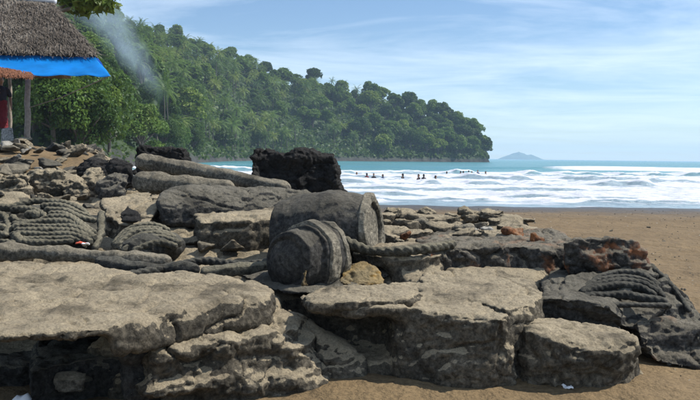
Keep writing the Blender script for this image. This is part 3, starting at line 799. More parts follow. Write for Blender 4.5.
rock('rock_wall', S, 'rock_dark', 'overhanging wall at the back of the hollow in the right block, coloured dark as shade', 0.016, amp=0.05, strata=0.03, crack=0.04, seed=19.0)  # dark tone paints in more shade under the overhang
# foot stones under the right block
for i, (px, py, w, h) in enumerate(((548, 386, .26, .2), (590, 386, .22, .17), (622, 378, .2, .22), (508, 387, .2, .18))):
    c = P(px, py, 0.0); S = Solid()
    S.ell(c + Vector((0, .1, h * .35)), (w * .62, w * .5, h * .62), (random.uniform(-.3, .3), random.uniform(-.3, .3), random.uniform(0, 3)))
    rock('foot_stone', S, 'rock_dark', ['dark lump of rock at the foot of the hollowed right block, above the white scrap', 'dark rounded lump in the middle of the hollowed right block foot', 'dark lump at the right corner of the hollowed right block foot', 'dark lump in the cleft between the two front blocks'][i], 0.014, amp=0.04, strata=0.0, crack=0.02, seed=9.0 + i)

# middle slab with light top
S = Solid()
S.prism([P(px, py, zz) for px, py, zz in ((412, 287, .62), (440, 296, .62), (480, 299, .62), (506, 309, .60), (520, 306, .60), (534, 300, .62), (546, 290, .63), (536, 279, .64), (500, 268, .66), (455, 264, .66), (425, 268, .66))], 0.25, -0.02)
rock('rock_slab', S, 'rock', 'pale sand-coloured slab sloping between centre block and eroded step', 0.017, soft=0.04, amp=0.035, strata=0.012, crack=0.03, seed=6.4)

# eroded step behind it
S = Solid()
S.prism([P(px, py, zz) for px, py, zz in ((428, 254, .80), (440, 249, .83), (480, 247, .84), (520, 246, .84), (548, 250, .82), (566, 247, .84), (574, 240, .84), (560, 231, .84), (500, 229, .84), (430, 229, .84), (415, 240, .82))], 0.45, 0.03)
rock('rock_step', S, 'rock_rust', 'eroded upright rock step streaked with rust behind the pale slab', 0.017, amp=0.05, strata=0.035, crack=0.05, pits=0.03, seed=8.2, sfreq=8)
S = Solid()
S.prism([D(px, py, y) for px, py, y in ((386, 258, 7.0), (412, 257, 6.95), (440, 254, 7.0), (452, 247, 7.4), (440, 241, 7.9), (400, 241, 7.9), (352, 243, 7.7), (352, 250, 7.35), (370, 256, 7.1))], 0.66, 0.03)
S.prism([D(px, py, y) for px, py, y in ((420, 283, 6.75), (440, 278, 6.8), (446, 262, 7.2), (400, 262, 7.3), (384, 268, 7.2), (396, 276, 7.0))], 0.4, 0.0)
rock('rock_ledge', S, 'rock', 'smooth ledge with dark hollow under it right of the barrels', 0.016, soft=0.04, amp=0.03, strata=0.012, crack=0.02, seed=12.1)

# far right mass: dark boulder, lower rusty block, small block at frame edge
S = Solid()
S.hull([D(562, 243, 7.0), D(580, 236, 7.1), D(615, 235, 7.1), D(640, 242, 7.1), D(650, 262, 7.1), D(600, 285, 7.05), D(566, 280, 7.05), D(600, 237, 7.8), D(600, 300, 7.9), D(655, 300, 7.8), D(566, 300, 7.8), D(655, 285, 7.0)])
rock('boulder', S, 'rock_rust', 'dark rounded boulder with rust-red hollow on its right shoulder', 0.016, amp=0.07, strata=0.03, crack=0.05, pits=0.03, seed=10.4)
S = Solid()
S.hull([D(646, 258, 7.2), D(660, 268, 7.1), D(682, 292, 7.0), D(703, 318, 6.8), D(712, 350, 6.6), D(690, 362, 6.4), D(640, 350, 6.4), D(620, 300, 6.6), D(610, 290, 6.8), D(650, 300, 7.9), D(710, 330, 7.6), D(700, 360, 7.4), D(630, 350, 7.4)])
rock('boulder', S, 'rock_dark', 'dark sloping boulder running down to the right edge of the picture', 0.016, amp=0.07, strata=0.03, crack=0.05, pits=0.02, seed=14.4)
S = Solid()
S.hull([D(636, 322, 6.35), D(660, 316, 6.4), D(700, 326, 6.3), D(722, 332, 6.3), D(724, 366, 6.15), D(690, 369, 6.1), D(655, 362, 6.12), D(640, 345, 6.2), D(640, 365, 6.9), D(724, 365, 6.9), D(700, 325, 6.9)])
rock('boulder', S, 'rock_rust', 'squat dark block at lower right standing on the sand', 0.015, amp=0.06, strata=0.03, crack=0.045, pits=0.02, seed=16.0)
S = Solid()
S.hull([D(566, 275, 6.9), D(600, 268, 7.0), D(655, 285, 6.9), D(668, 308, 6.6), D(640, 330, 6.4), D(600, 322, 6.3), D(560, 300, 6.5), D(556, 290, 6.8), D(600, 330, 7.3), D(660, 330, 7.2)])
rock('rock_mound', S, 'rock_dark', 'dark mound under the coiled rope at right', 0.016, amp=0.04, strata=0.02, crack=0.02, seed=18.0)

# ================================================================== BARRELS
def lathe(profile, base, axis, seg=110, amp=0.008, freq=6.0, staves=0, stave_d=0.006, seed=0.0, closed=True):
    """profile: (along, radius) rings; a stone drum weathered by noise"""
    axis = Vector(axis).normalized(); q = axis.to_track_quat('Z', 'Y').to_matrix()
    th = np.linspace(0, 2 * math.pi, seg, endpoint=False)
    h = np.array([p[0] for p in profile]); r = np.array([p[1] for p in profile])
    k = max(2, 1)
    hh, rr = [], []
    for (h0, r0), (h1, r1) in zip(profile, profile[1:]):
        n = max(2, int(math.hypot(h1 - h0, r1 - r0) / 0.012))
        for j in range(n): hh.append(lerp(h0, h1, j / n)); rr.append(lerp(r0, r1, j / n))
    hh.append(profile[-1][0]); rr.append(profile[-1][1])
    hh = np.array(hh)[:, None]; rr = np.array(rr)[:, None]
    st = 0.0
    if staves: st = -stave_d * np.exp(-((np.mod(th * staves / (2 * math.pi), 1) - 0.5) / 0.09) ** 2)[None, :]
    rad = np.maximum(rr + st * (rr > 0.1), 0.0) + 0 * th[None, :]
    A = np.stack([rad * np.cos(th), rad * np.sin(th), hh + 0 * rad], -1)
    Q = np.array(q); W = A @ Q.T + np.array(base)
    nz = fbm(W[..., 0] * freq + seed, W[..., 1] * freq, W[..., 2] * freq, 4, 77, 0.55)
    g = np.stack([np.cos(th) + 0 * rad, np.sin(th) + 0 * rad, 0 * rad], -1) @ Q.T
    W = W + g * (amp * nz * (rr > 0.02))[..., None] + np.array(axis) * (amp * 0.7 * np.roll(nz, 13, 1) * (rr > 0.02))[..., None]
    n, s = W.shape[:2]; f = []
    for i in range(n - 1):
        for c in range(s): f.append((i * s + c, i * s + (c + 1) % s, (i + 1) * s + (c + 1) % s, (i + 1) * s + c))
    me = mesh_from(W.reshape(-1, 3), f, 'lathe', True)
    bm = bmesh.new(); bm.from_mesh(me); bmesh.ops.remove_doubles(bm, verts=bm.verts[:], dist=1e-5)
    if closed: bmesh.ops.holes_fill(bm, edges=bm.edges[:], sides=0)
    bmesh.ops.recalc_face_normals(bm, faces=bm.faces[:]); bm.to_mesh(me); bm.free()
    me.polygons.foreach_set('use_smooth', np.ones(len(me.polygons), bool))
    return me

big_l = D(281, 233, 7.95); big_r = D(375, 228, 7.62)
ax = (big_r - big_l); Lb = ax.length
e = empty('barrel', (big_l.x, big_l.y, big_l.z - 0.4)); tag(e, 'larger stone barrel lying on its side with end facing right in a painted sunlit tone', 'barrel')
inv = Vector(e.location)
def rel(v): return Vector(v) - inv
obj('body', lathe([(0, 0), (0, .30), (.03, .345), (Lb * .3, .395), (Lb * .55, .405), (Lb * .85, .355), (Lb * .97, .325), (Lb * .985, .305), (Lb * .985, .26), (Lb * .955, .25), (Lb * .955, 0)], rel(big_l), ax, staves=0, amp=0.06, freq=2.6, seed=2.0), M['barrel'], e)
obj('end_rim', lathe([(Lb * .93, .342), (Lb * .94, .352), (Lb * 1.0, .338), (Lb * 1.01, .30), (Lb * 1.0, .26), (Lb * .97, .255)], rel(big_l), ax, amp=0.05, freq=3.2, seed=2.0, closed=False), M['barrel_sunlit'], e)
obj('end_face', lathe([(Lb * .962, .26), (Lb * .966, .2), (Lb * .966, 0.0)], rel(big_l), ax, amp=0.012, freq=5, seed=8.0, closed=False), M['barrel_sunlit'], e)  # sunshine on the end painted as paler stone

sm_f = D(283, 262, 6.72)
Ls = 0.52; ax = Vector((-0.66, -0.74, -0.08)).normalized() * Ls; sm_b = sm_f - ax + Vector((0.06, 0.02, 0))
e = empty('barrel', (sm_b.x, sm_b.y, sm_b.z - 0.3)); inv = Vector(e.location)
tag(e, 'smaller stone barrel with stepped rings towards its shaded end, in front of larger barrel', 'barrel')
obj('body', lathe([(0, 0), (0, .20), (.03, .28), (Ls * .3, .316), (Ls * .62, .312), (Ls * .66, .28), (Ls * .72, .27), (Ls * 1.0, .255), (Ls * 1.04, .21), (Ls * 1.10, .175), (Ls * 1.17, .12), (Ls * 1.20, .06), (Ls * 1.21, 0)], rel(sm_b), ax, amp=0.045, freq=4, seed=12.0), M['barrel'], e)
for t0, t1, r_ in ((.02, .20, .306), (.30, .58, .332)):
    obj('hoop', lathe([(Ls * t0, r_ - .03), (Ls * t0 + .02, r_ + .004), (Ls * t1 - .02, r_ + .004), (Ls * t1, r_ - .04)], rel(sm_b), ax, amp=0.045, freq=4, seed=12.0, closed=False), M['barrel_sunlit'], e)  # hoops take the sunlit tone, light painted in
obj('end_ring', lathe([(Ls * .78, .265), (Ls * .82, .284), (Ls * 1.02, .270), (Ls * 1.07, .235), (Ls * 1.04, .19), (Ls * .98, .175)], rel(sm_b), ax, amp=0.045, freq=4, seed=12.0, closed=False), M['barrel'], e)  # darker stone stands in for the shaded side of the ring
c = D(303, 280, 6.36); S = Solid(); S.hull([c + Vector((random.uniform(-.065, .065), random.uniform(-.07, .07), random.uniform(-.07, .10))) for _ in range(14)])
rock('ochre_stone', S, 'rock_ochre', 'small ochre stone leaning on the shaded end of the smaller barrel', 0.008, amp=0.02, strata=0.0, crack=0.01, seed=20.0, freq=5, cat='stone')

S = Solid()
S.hull([D(338, 282, 6.75), D(343, 270, 6.9), D(352, 265, 7.0), D(362, 261, 7.0), D(376, 267, 6.95), D(386, 280, 6.8), D(384, 287, 6.7), D(345, 288, 6.65), D(360, 285, 7.3)])
rock('ochre_stone', S, 'rock_ochre', 'small ochre-yellow stone at the foot of the barrels', 0.012, amp=0.04, strata=0.0, crack=0.02, seed=21.0, freq=4)

# rock under the barrels
S = Solid()
S.hull([Vector((v.x, v.y, v.z)) for v in (D(235, 272, 7.4), D(262, 262, 7.6), D(330, 268, 7.4), D(382, 262, 7.5), D(390, 275, 7.0), D(330, 296, 6.4), D(270, 290, 6.5), D(300, 300, 8.4), D(385, 290, 8.2), D(250, 290, 8.3))])
rock('rock_mound', S, 'rock_dark', 'dark bed of rock directly beneath the two barrels', 0.018, amp=0.05, strata=0.02, crack=0.03, seed=22.0)

# ================================================================== ROPES
def rope(name, pts, r, mat, label, parent=None, **k):
    o = obj(name, rope_mesh(pts, r, **k), M[mat], parent)
    if parent is None: tag(o, label, 'rope')
    return o
rope('stone_rope', [D(px, py, y) for px, py, y in ((322, 232, 7.3), (338, 238, 7.2), (352, 245, 7.12), (372, 251, 7.05), (400, 251, 7.0), (428, 248, 7.05), (455, 244, 7.3))], 0.045, 'rope_stone',
     'twisted stone rope running right from the barrels along the ledge', twist=26, depth=0.3)
e = empty('rope_coil', D(55, 246, 7.6)); tag(e, 'large heap of coiled stone rope at left', 'rope')
inv = Vector(e.location)
turns = [((-14, 206, 8.5), (0, 207, 8.45), (10, 208, 8.4), (23, 204, 8.45), (35, 201, 8.5), (52, 202, 8.5), (68, 204, 8.45), (82, 210, 8.35), (88, 216, 8.3)),
         ((44, 212, 8.25), (50, 210, 8.25), (66, 211, 8.2), (79, 217, 8.15), (97, 221, 8.15)),
         ((46, 219, 8.1), (54, 217, 8.1), (70, 218, 8.05), (80, 225, 7.95), (88, 233, 7.85), (95, 240, 7.75)),
         ((12, 229, 8.0), (20, 226, 8.0), (44, 227, 7.95), (70, 227, 7.9), (84, 231, 7.85), (93, 238, 7.8)),
         ((10, 235, 7.9), (22, 234, 7.85), (46, 235, 7.8), (66, 234, 7.8), (82, 238, 7.75), (92, 244, 7.7)),
         ((15, 234, 7.8), (18, 239, 7.75), (25, 243, 7.72), (48, 243, 7.7), (74, 241, 7.7)),
         ((-14, 243, 7.75), (0, 242, 7.75), (10, 243, 7.72), (18, 244, 7.7)),
         ((-14, 214, 8.3), (2, 215, 8.25), (8, 222, 8.15), (8, 231, 8.0), (2, 238, 7.9)),
         ((10, 211, 8.3), (22, 209, 8.3), (36, 211, 8.25), (45, 217, 8.15), (36, 222, 8.1), (18, 221, 8.1), (12, 216, 8.2)),
         ((24, 215, 8.2), (34, 214, 8.2), (40, 218, 8.15)),
         ((-14, 226, 8.1), (0, 226, 8.05), (6, 229, 8.0)),
         ((40, 206, 8.4), (54, 206, 8.4), (68, 208, 8.35), (80, 213, 8.28), (92, 217, 8.25)),
         ((48, 214, 8.18), (62, 214, 8.15), (76, 220, 8.05), (86, 227, 7.95), (96, 234, 7.85)),
         ((12, 223, 8.08), (26, 224, 8.05), (48, 222, 8.05), (70, 223, 8.0), (84, 229, 7.9)),
         ((-14, 234, 7.95), (-2, 233, 7.95), (8, 236, 7.88)),
         ((14, 231, 7.95), (34, 231, 7.9), (60, 231, 7.88), (80, 234, 7.82), (92, 241, 7.74)),
         ((20, 239, 7.78), (45, 239, 7.75), (68, 238, 7.75), (84, 242, 7.72))]
for i, t in enumerate(turns):
    o = rope('rope_turn', [D(px, py, y) - inv for px, py, y in t], 0.037 if i not in (9,) else 0.045, 'rope_stone', None, e, twist=34, depth=0.24, seed=i * 1.7, rough=0.11)
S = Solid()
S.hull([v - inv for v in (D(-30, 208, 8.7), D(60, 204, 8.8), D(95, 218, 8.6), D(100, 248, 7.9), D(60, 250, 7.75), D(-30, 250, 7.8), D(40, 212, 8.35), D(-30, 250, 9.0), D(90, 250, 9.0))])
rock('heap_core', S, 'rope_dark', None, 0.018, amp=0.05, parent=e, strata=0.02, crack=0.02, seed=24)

e = empty('rope_coil', D(145, 248, 7.6)); tag(e, 'smaller half-buried coil of stone rope beside the large heap', 'rope')
inv = Vector(e.location)
for i, t in enumerate([((112, 247, 7.8), (117, 240, 7.85), (127, 230, 7.95), (145, 225, 8.0), (160, 227, 8.0), (170, 232, 7.95)),
          ((116, 250, 7.7), (122, 243, 7.75), (133, 234, 7.85), (152, 231, 7.9), (166, 234, 7.9), (176, 239, 7.85)),
          ((122, 252, 7.62), (130, 245, 7.68), (142, 239, 7.75), (160, 237, 7.8), (174, 241, 7.78), (182, 245, 7.75)),
          ((132, 252, 7.6), (145, 246, 7.65), (162, 243, 7.7), (178, 247, 7.68)),
          ((114, 249, 7.76), (119, 242, 7.8), (130, 232, 7.9), (148, 228, 7.96), (163, 230, 7.95)),
          ((119, 251, 7.66), (126, 244, 7.72), (138, 236.5, 7.8), (156, 234, 7.85), (171, 238, 7.82))]):
    rope('rope_turn', [D(px, py, y) - inv for px, py, y in t], 0.036, 'rope_stone', None, e, twist=34, depth=0.22, seed=i * 2.7 + 30, rough=0.11)
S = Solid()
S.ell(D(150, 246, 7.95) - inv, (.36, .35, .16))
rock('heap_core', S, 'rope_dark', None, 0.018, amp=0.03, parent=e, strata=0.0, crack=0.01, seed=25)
rope('stone_rope', [D(px, py, y) for px, py, y in ((102, 212, 8.3), (101, 222, 8.15), (101, 233, 8.0), (97, 244, 7.75), (94, 250, 7.65))], 0.034, 'rope_stone', 'thin upright strand of stone rope hanging between the two rope coils', depth=0.2)
# beam and cable in front of the coils
rope('stone_beam', [D(px, py, y) for px, py, y in ((-30, 252, 7.25), (40, 253, 7.25), (110, 257, 7.2), (172, 261, 7.2))], 0.068, 'cobble', 'long pale rounded stone beam lying in front of the rope coils', lobes=5, twist=0.6, depth=0.12, rough=0.18)
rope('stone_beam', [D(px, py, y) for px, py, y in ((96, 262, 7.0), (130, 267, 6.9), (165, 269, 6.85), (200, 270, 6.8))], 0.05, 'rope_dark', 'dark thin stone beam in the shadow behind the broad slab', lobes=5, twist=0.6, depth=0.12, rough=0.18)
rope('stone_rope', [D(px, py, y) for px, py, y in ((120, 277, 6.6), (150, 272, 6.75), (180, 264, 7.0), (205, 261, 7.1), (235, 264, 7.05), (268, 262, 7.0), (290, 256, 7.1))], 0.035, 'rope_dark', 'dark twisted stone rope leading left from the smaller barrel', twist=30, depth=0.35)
rope('stone_beam', [D(px, py, y) for px, py, y in ((200, 274, 6.75), (235, 270, 6.8), (275, 264, 6.95))], 0.05, 'rope_stone', 'short stone beam pointing at the smaller barrel from the left', lobes=5, twist=0.6, depth=0.12, rough=0.15)
# coil at far right
e = empty('rope_coil', D(625, 303, 6.6)); tag(e, 'dark coil of stone rope on the boulders at far right', 'rope')
inv = Vector(e.location)
for i, t in enumerate([((583, 288, 6.75), (597, 281, 6.85), (618, 277, 6.9), (640, 279, 6.9), (655, 287, 6.85), (664, 298, 6.7)),
          ((580, 294, 6.62), (596, 288, 6.7), (618, 285, 6.74), (640, 288, 6.72), (656, 296, 6.6)),
          ((578, 300, 6.5), (598, 296, 6.55), (622, 295, 6.56), (644, 298, 6.5), (668, 302, 6.45)),
          ((556, 299, 6.4), (585, 304, 6.4), (612, 305, 6.4), (640, 305, 6.38), (672, 306, 6.4)),
          ((652, 268, 7.1), (668, 283, 7.0), (682, 300, 6.85), (690, 312, 6.7)),
          ((588, 284, 6.82), (602, 276, 6.92), (622, 272, 6.98), (642, 275, 6.96), (660, 288, 6.85)),
          ((582, 291, 6.68), (597, 284.5, 6.76), (619, 281, 6.82), (640, 283.5, 6.8), (658, 292, 6.7))]):
    rope('rope_turn', [D(px, py, y) - inv for px, py, y in t], [0.036, 0.036, 0.034, 0.03, 0.036, 0.034, 0.034][i], 'rope_dark', None, e, twist=34, depth=0.24, seed=i * 2.1 + 50, rough=0.11)

# ================================================================== LOGS, BEAMS, HULL PIECES
rope('stone_log', [D(px, py, y) for px, py, y in ((137, 161, 11.2), (180, 168, 10.9), (225, 177, 10.5), (262, 185, 10.2), (290, 190, 10.0))], 0.118, 'cobble', 'long pale stone log sloping down to the right below the treeline', lobes=6, twist=0.4, depth=0.08, rough=0.06, seg=28)
rope('stone_log', [D(px, py, y) for px, py, y in ((135, 181, 10.2), (165, 184, 10.0), (200, 187, 9.9), (235, 190, 9.8))], 0.13, 'cobble', 'shorter stone log tucked under the long pale log', lobes=6, twist=0.4, depth=0.08, rough=0.08, seg=28)
S = Solid()
S.hull([D(157, 192, 9.0), D(172, 186, 9.3), D(230, 184, 9.5), D(300, 188, 9.6), D(322, 196, 9.6), D(325, 215, 9.4), D(240, 208, 9.1), D(200, 212, 8.9), D(160, 228, 8.75), D(156, 205, 8.8), D(200, 226, 9.2), D(320, 226, 9.4), D(300, 215, 10.2), D(170, 215, 10.0)])
rock('stone_beam', S, 'rock_dark', 'thick dark rounded stone beam behind the barrels', 0.02, soft=0.06, cat='beam', amp=0.05, strata=0.015, crack=0.03, seed=26)
S = Solid()
S.prism([D(px, py, y) for px, py, y in ((195, 214, 8.6), (260, 208, 9.0), (300, 205, 9.2), (300, 214, 8.5), (250, 222, 8.2), (200, 222, 8.2))], 0.6, 0.0)
rock('rock_ledge', S, 'rock', 'sunlit ledge along the foot of the thick dark beam', 0.02, amp=0.04, strata=0.015, crack=0.03, seed=27)

def hull_piece(tops, base_py, y0, dy, label, seed):
    """jagged upright wall of black eroded rock: outline of crests, real thickness"""
    S = Solid()
    for (a, ta, da), (b, tb, db) in zip(tops, tops[1:]):
        p = [D(a, ta, y0 + da), D(b, tb, y0 + db)]
        q = [D(a, base_py, y0 + da - 0.12), D(b, base_py, y0 + db - 0.12)]
        off = Vector((0.05, dy, 0))
        pts = p + q + [v + off for v in p] + [v + off * 1.4 for v in q]
        S.hull(pts)
    return rock('hull_wall', S, 'rock_black', label, 0.018, cat='rock', smooth=2, soft=0.04, amp=0.10, freq=3.6, strata=0.02, crack=0.05, pits=0.03, seed=seed, chip=0.02, chip_f=6.0)
hull_piece([(250, 160, 0), (254, 149, 0), (262, 148, .1), (272, 151, .1), (281, 152, .05), (290, 152, 0), (299, 148, 0), (306, 152, .05), (316, 151, .1), (324, 155, .1), (330, 153, .05), (335, 160, 0), (338, 176, -.1)], 196, 11.6, 0.35, 'large black jagged wall of rock in front of the sea', 31)
hull_piece([(131, 156, 0), (135, 146, 0), (145, 144, .05), (156, 146, .1), (166, 148, .1), (176, 147, .05), (184, 150, 0), (187, 160, 0)], 176, 12.4, 0.35, 'smaller black jagged rock wall above the left end of the long log', 33)

# left mid stones: row of upright blocks
for i, (x0, x1, yt, yb, dd, mat, lb) in enumerate((
        (-24, 30, 173, 198, 10.8, 'rock', 'broad grey stone at the left edge below the rubble heap'),
        (26, 66, 169, 197, 11.1, 'rock', 'grey hump of stone second from left edge below the rubble heap'),
        (60, 86, 174, 198, 10.9, 'rock', 'lower grey stone third from left edge below the rubble heap'),
        (84, 106, 168, 199, 11.2, 'rock', 'slim upright stone fourth from left edge below the rubble heap'),
        (100, 128, 174, 200, 10.7, 'rock_dark', 'dark knobbly stone left of the shorter log'),
        (78, 112, 157, 174, 12.4, 'rock_black', 'black rounded rock above the row of grey stones'),
        (110, 134, 161, 184, 11.6, 'rock_black', 'black rock just left of the long log end'))):
    S = Solid()
    pts = []
    for k in range(14):
        px = random.uniform(x0, x1); t = random.random()
        pts.append(D(px, lerp(yt, yt + 7, random.random()), dd + 0.5 * t))
        pts.append(D(px, yb + random.uniform(0, 5), dd - 0.12 + 0.6 * t))
    pts += [D(x0, yt + 11, dd), D(x1, yt + 9, dd), D(x0, yb, dd - .1), D(x1, yb, dd - .1), D(x0, yb, dd + .6), D(x1, yb, dd + .6)]
    S.hull(pts)
    rock('shore_stone', S, mat, lb, 0.022, smooth=6, amp=0.11, strata=0.03, crack=0.05, seed=40 + i, freq=2.6)
S = Solid()
S.prism([D(px, py, y) for px, py, y in ((100, 196, 9.6), (150, 190, 9.9), (160, 200, 9.3), (150, 224, 8.5), (118, 224, 8.5), (105, 212, 8.9))], 0.6, 0.0)
rock('rock_ledge', S, 'rock', 'pale ledge between the rope coils and thick dark beam', 0.02, amp=0.05, strata=0.03, crack=0.05, seed=28)
S = Solid()
S.hull([D(118, 212, 8.3), D(128, 206, 8.5), (D(142, 214, 8.3)), D(120, 222, 8.2), D(142, 222, 8.2), D(130, 222, 8.7)])
rock('loose_rock', S, 'rock_black', 'black rounded rock sitting above the smaller rope coil', 0.018, amp=0.04, strata=0.0, crack=0.02, seed=29)

# ---- rubble behind, right of the barrels
RUB = [(392, 207, 10.0, .34, .15, 'rock_dark'), (386, 219, 9.3, .34, .16, 'rock'), (402, 228, 8.9, .30, .14, 'rock'), (418, 220, 9.4, .30, .16, 'cobble'), (436, 224, 9.0, .26, .16, 'rock'),
       (428, 211, 10.3, .36, .14, 'rock'), (452, 213, 9.9, .32, .15, 'rock'), (470, 209, 10.2, .34, .20, 'rock_dark'), (490, 210, 10.3, .46, .16, 'rock'), (512, 213, 10.2, .40, .09, 'rock'), (468, 226, 9.0, .30, .15, 'pale_stone'),
       (455, 224, 9.2, .22, .15, 'rock'), (486, 227, 8.9, .24, .16, 'pale_stone'), (498, 232, 8.6, .26, .20, 'rock_dark'), (528, 218, 9.7, .24, .08, 'rock'), (400, 238, 8.2, .16, .14, 'rock_dark'), (444, 237, 8.3, .22, .14, 'rock')]
WORD = ['pointed', 'grey flat', 'grey low', 'pale low', 'grey', 'broad low', 'grey rounded', 'humped', 'wide grey', 'long low', 'whitish', 'small grey', 'whitish', 'hollow', 'thin flat', 'small', 'small grey']
WHERE = ['standing behind the right end of the larger barrel', 'just right of the larger barrel end', 'in front of the ledge right of the larger barrel', 'on the sand edge behind the stone rope', 'behind the stone rope tip',
         'half sunk at the sand edge, left of the humped one', 'left of the humped rock', 'highest in the rubble against the beach', 'topping the rubble against the beach', 'running out onto the sand at the rubble end',
         'in the middle of the rubble field', 'left of the whitish rubble stone', 'left of the orange-stained stone', 'between whitish stone and orange-stained stone', 'lying out on the sand past the rubble', 'beside the purple and orange stone', 'on the step below the whitish rubble stones']
for i, (px, py, y, w, h, mat) in enumerate(RUB):
    h *= 0.75; w *= 1.15; py += 1
    if mat == 'rock_dark': mat = 'rock'
    c = D(px, py, y); S = Solid(); pts = []
    rs = random.Random(200 + i)
    for k in range(16):
        a = rs.uniform(0, 6.28); t = rs.random()
        pts.append(c + Vector((math.cos(a) * w * .5 * rs.uniform(.7, 1), math.sin(a) * w * .45 * rs.uniform(.7, 1), h * (rs.uniform(-.15, .38) if t > .4 else -1.2))))
    S.hull(pts)
    rock('rubble_rock', S, mat, WORD[i] + ' rubble rock ' + WHERE[i], 0.018, soft=0.04, group='rubble rocks right of the barrels', amp=0.05, strata=0.015, crack=0.03, seed=60 + i, freq=4)
for i, (px, py, y, w, h, lb) in enumerate(((513, 234, 8.4, .26, .17, 'bright orange-stained stone at the back of the rusty rock step'), (405, 235, 8.35, .14, .1, 'small orange stone right of the larger barrel'), (538, 240, 8.0, .2, .2, 'rust-orange stone set in the rusty rock step'), (628, 256, 7.2, .24, .2, 'rust-red stone in the shoulder of the dark boulder'))):
    c = D(px, py, y); S = Solid(); rs = random.Random(500 + i)
    S.hull([c + Vector((rs.uniform(-.5, .5) * w, rs.uniform(-.4, .4) * w, rs.uniform(-.5, .4) * h)) for _ in range(13)])
    rock('orange_stone', S, 'rock_orange' if i != 3 else 'rock_orange', lb, 0.014, amp=0.05, strata=0.0, crack=0.02, seed=90 + i, freq=5)

for i in range(26):
    rs = random.Random(700 + i); px = rs.uniform(384, 535); y = rs.uniform(8.3, 10.6)
    x = upx(px, y); zz = float(shelf_h(x, y))
    if zz < 0.05: continue
    S = Solid(); w = rs.uniform(.22, .5); tl = Vector((rs.uniform(-.25, .25), rs.uniform(-.35, .1), 1)).normalized(); qm = Vector((0, 0, 1)).rotation_difference(tl).to_matrix()
    S.hull([Vector((x, y, zz + .06)) + qm @ Vector((math.cos(a) * w * .5 * rs.uniform(.7, 1), math.sin(a) * w * .38 * rs.uniform(.7, 1), q * rs.uniform(.03, .07))) for a in np.linspace(0, 6, 9) for q in (-1.5, 1)])
    rock('flat_slab', S, rs.choice(('rock', 'rock', 'cobble')), 'flat grey slab in the rubble between larger barrel and open beach', 0.02, group='flat slabs of the rubble', amp=0.03, strata=0.0, crack=0.02, seed=130 + i, freq=4, chip=0.015)
# ---- stones of the rubble heap by the hut and the cobble bank
STONES = []
for k in range(5):
    S = Solid(); rs = random.Random(300 + k)
    S.hull([Vector((rs.gauss(0, .4), rs.gauss(0, .36), rs.gauss(0, .26))) for _ in range(18)])
    STONES.append(erode(voxelise(S, 0.07, 1), amp=0.08, strata=0.0, crack=0.03, pits=0.0, freq=2.0, seed=k))
def scatter(name, n, px_r, py_f, y_r, size, mats, label, group, cat='stone', zoff=0.0):
    for i in range(n):
        px = random.uniform(*px_r); y = random.uniform(*y_r)
        x = upx(px, y)
        g = max(float(ground_h(x, y)), float(shelf_h(x, y)) if y < 17 else -9)
        s = random.uniform(*size)
        me = random.choice(STONES); key = (me.name, mats)
        mat = random.choice(mats)
        if (me.name, mat) not in scatter.cache:
            c = me.copy(); c.materials.clear(); c.materials.append(M[mat]); scatter.cache[(me.name, mat)] = c
        o = obj(name, scatter.cache[(me.name, mat)], None, None, (x, y, g + py_f(px, y) + s * 0.1 + zoff))
        o.scale = (s * random.uniform(.8, 1.3), s * random.uniform(.8, 1.3), s * random.uniform(.7, 1.1))
        o.rotation_euler = (random.uniform(-.4, .4), random.uniform(-.4, .4), random.uniform(0, 6.28))
        tag(o, label.replace('{c}', {'cobble': 'tan-grey', 'rock': 'mid-grey', 'rock_dark': 'dark', 'pale_stone': 'whitish'}[mat]), cat, group)
scatter.cache = {}
scatter('cobble', 90, (62, 150), lambda p, y: 0.0, (15.5, 27), (.18, .42), ('cobble', 'rock', 'rock', 'rock_dark'), '{c} cobble in the stony bank between hut and black rock walls', 'cobbles of the bank')
scatter('heap_stone', 44, (-25, 66), lambda p, y: 0.12 * max(0, 1 - abs(p - 15) / 60), (13.5, 19.3), (.14, .36), ('pale_stone', 'cobble', 'rock', 'rock', 'rock_dark'), '{c} stone in the rubble heap below the hut post', 'stones of the hut rubble heap')
scatter('loose_stone', 60, (-20, 330), lambda p, y: 0.03, (7.4, 11.2), (.07, .2), ('rock', 'cobble', 'rock_dark', 'rock'), 'small {c} loose stone lying among the ropes and logs on the shelf', 'loose stones on the shelf')
scatter('beach_stone', 14, (400, 700), lambda p, y: 0.0, (8.5, 20), (.05, .11), ('rock_dark', 'rock'), 'small {c} stone lying on the open sand', 'stones on the open sand')

# ================================================================== FRONT DEBRIS
c = P(70, 388, 0.03)
S = Solid(); S.hull([D(53, 381, 4.95), D(57, 373, 5.0), D(74, 371, 5.02), D(88, 373, 5.0), D(86, 381, 4.95), D(60, 384, 5.2), D(84, 384, 5.2), D(58, 393, 4.95), D(82, 393, 4.95)])
rock('broken_stone', S, 'cobble', 'small pale broken stone in the black hollow under the broad slab', 0.011, amp=0.02, strata=0.0, crack=0.01, seed=95, cat='stone')
def crumple(c, w, seed, mat, label):
    k = 9; xs = np.linspace(-.5, .5, k); X, Y = np.meshgrid(xs, xs)
    Z = 0.35 * (fbm(X * 3 + seed, Y * 3, 0, 3, 600) + 0.5) * (1 - (X ** 2 + Y ** 2))
    me = grid_mesh(X * w + 0.2 * w * fbm(X * 2, Y * 2 + seed, 0, 2, 601), Y * w * .7, Z * w * 1.1, 'scrap', False)
    o = obj('litter', me, M[mat], None, c)
    sd = o.modifiers.new('thick', 'SOLIDIFY'); sd.thickness = 0.004; sd.offset = 1
    return tag(o, label, 'litter')
crumple(P(23, 401, 0.06), .17, 1.0, 'litter_white', 'white crumpled scrap at the bottom left corner').location.z = 0.03
crumple(P(568, 392, 0.0), .07, 2.0, 'litter_white', 'small white scrap on the sand before the right block').location.z = 0.03
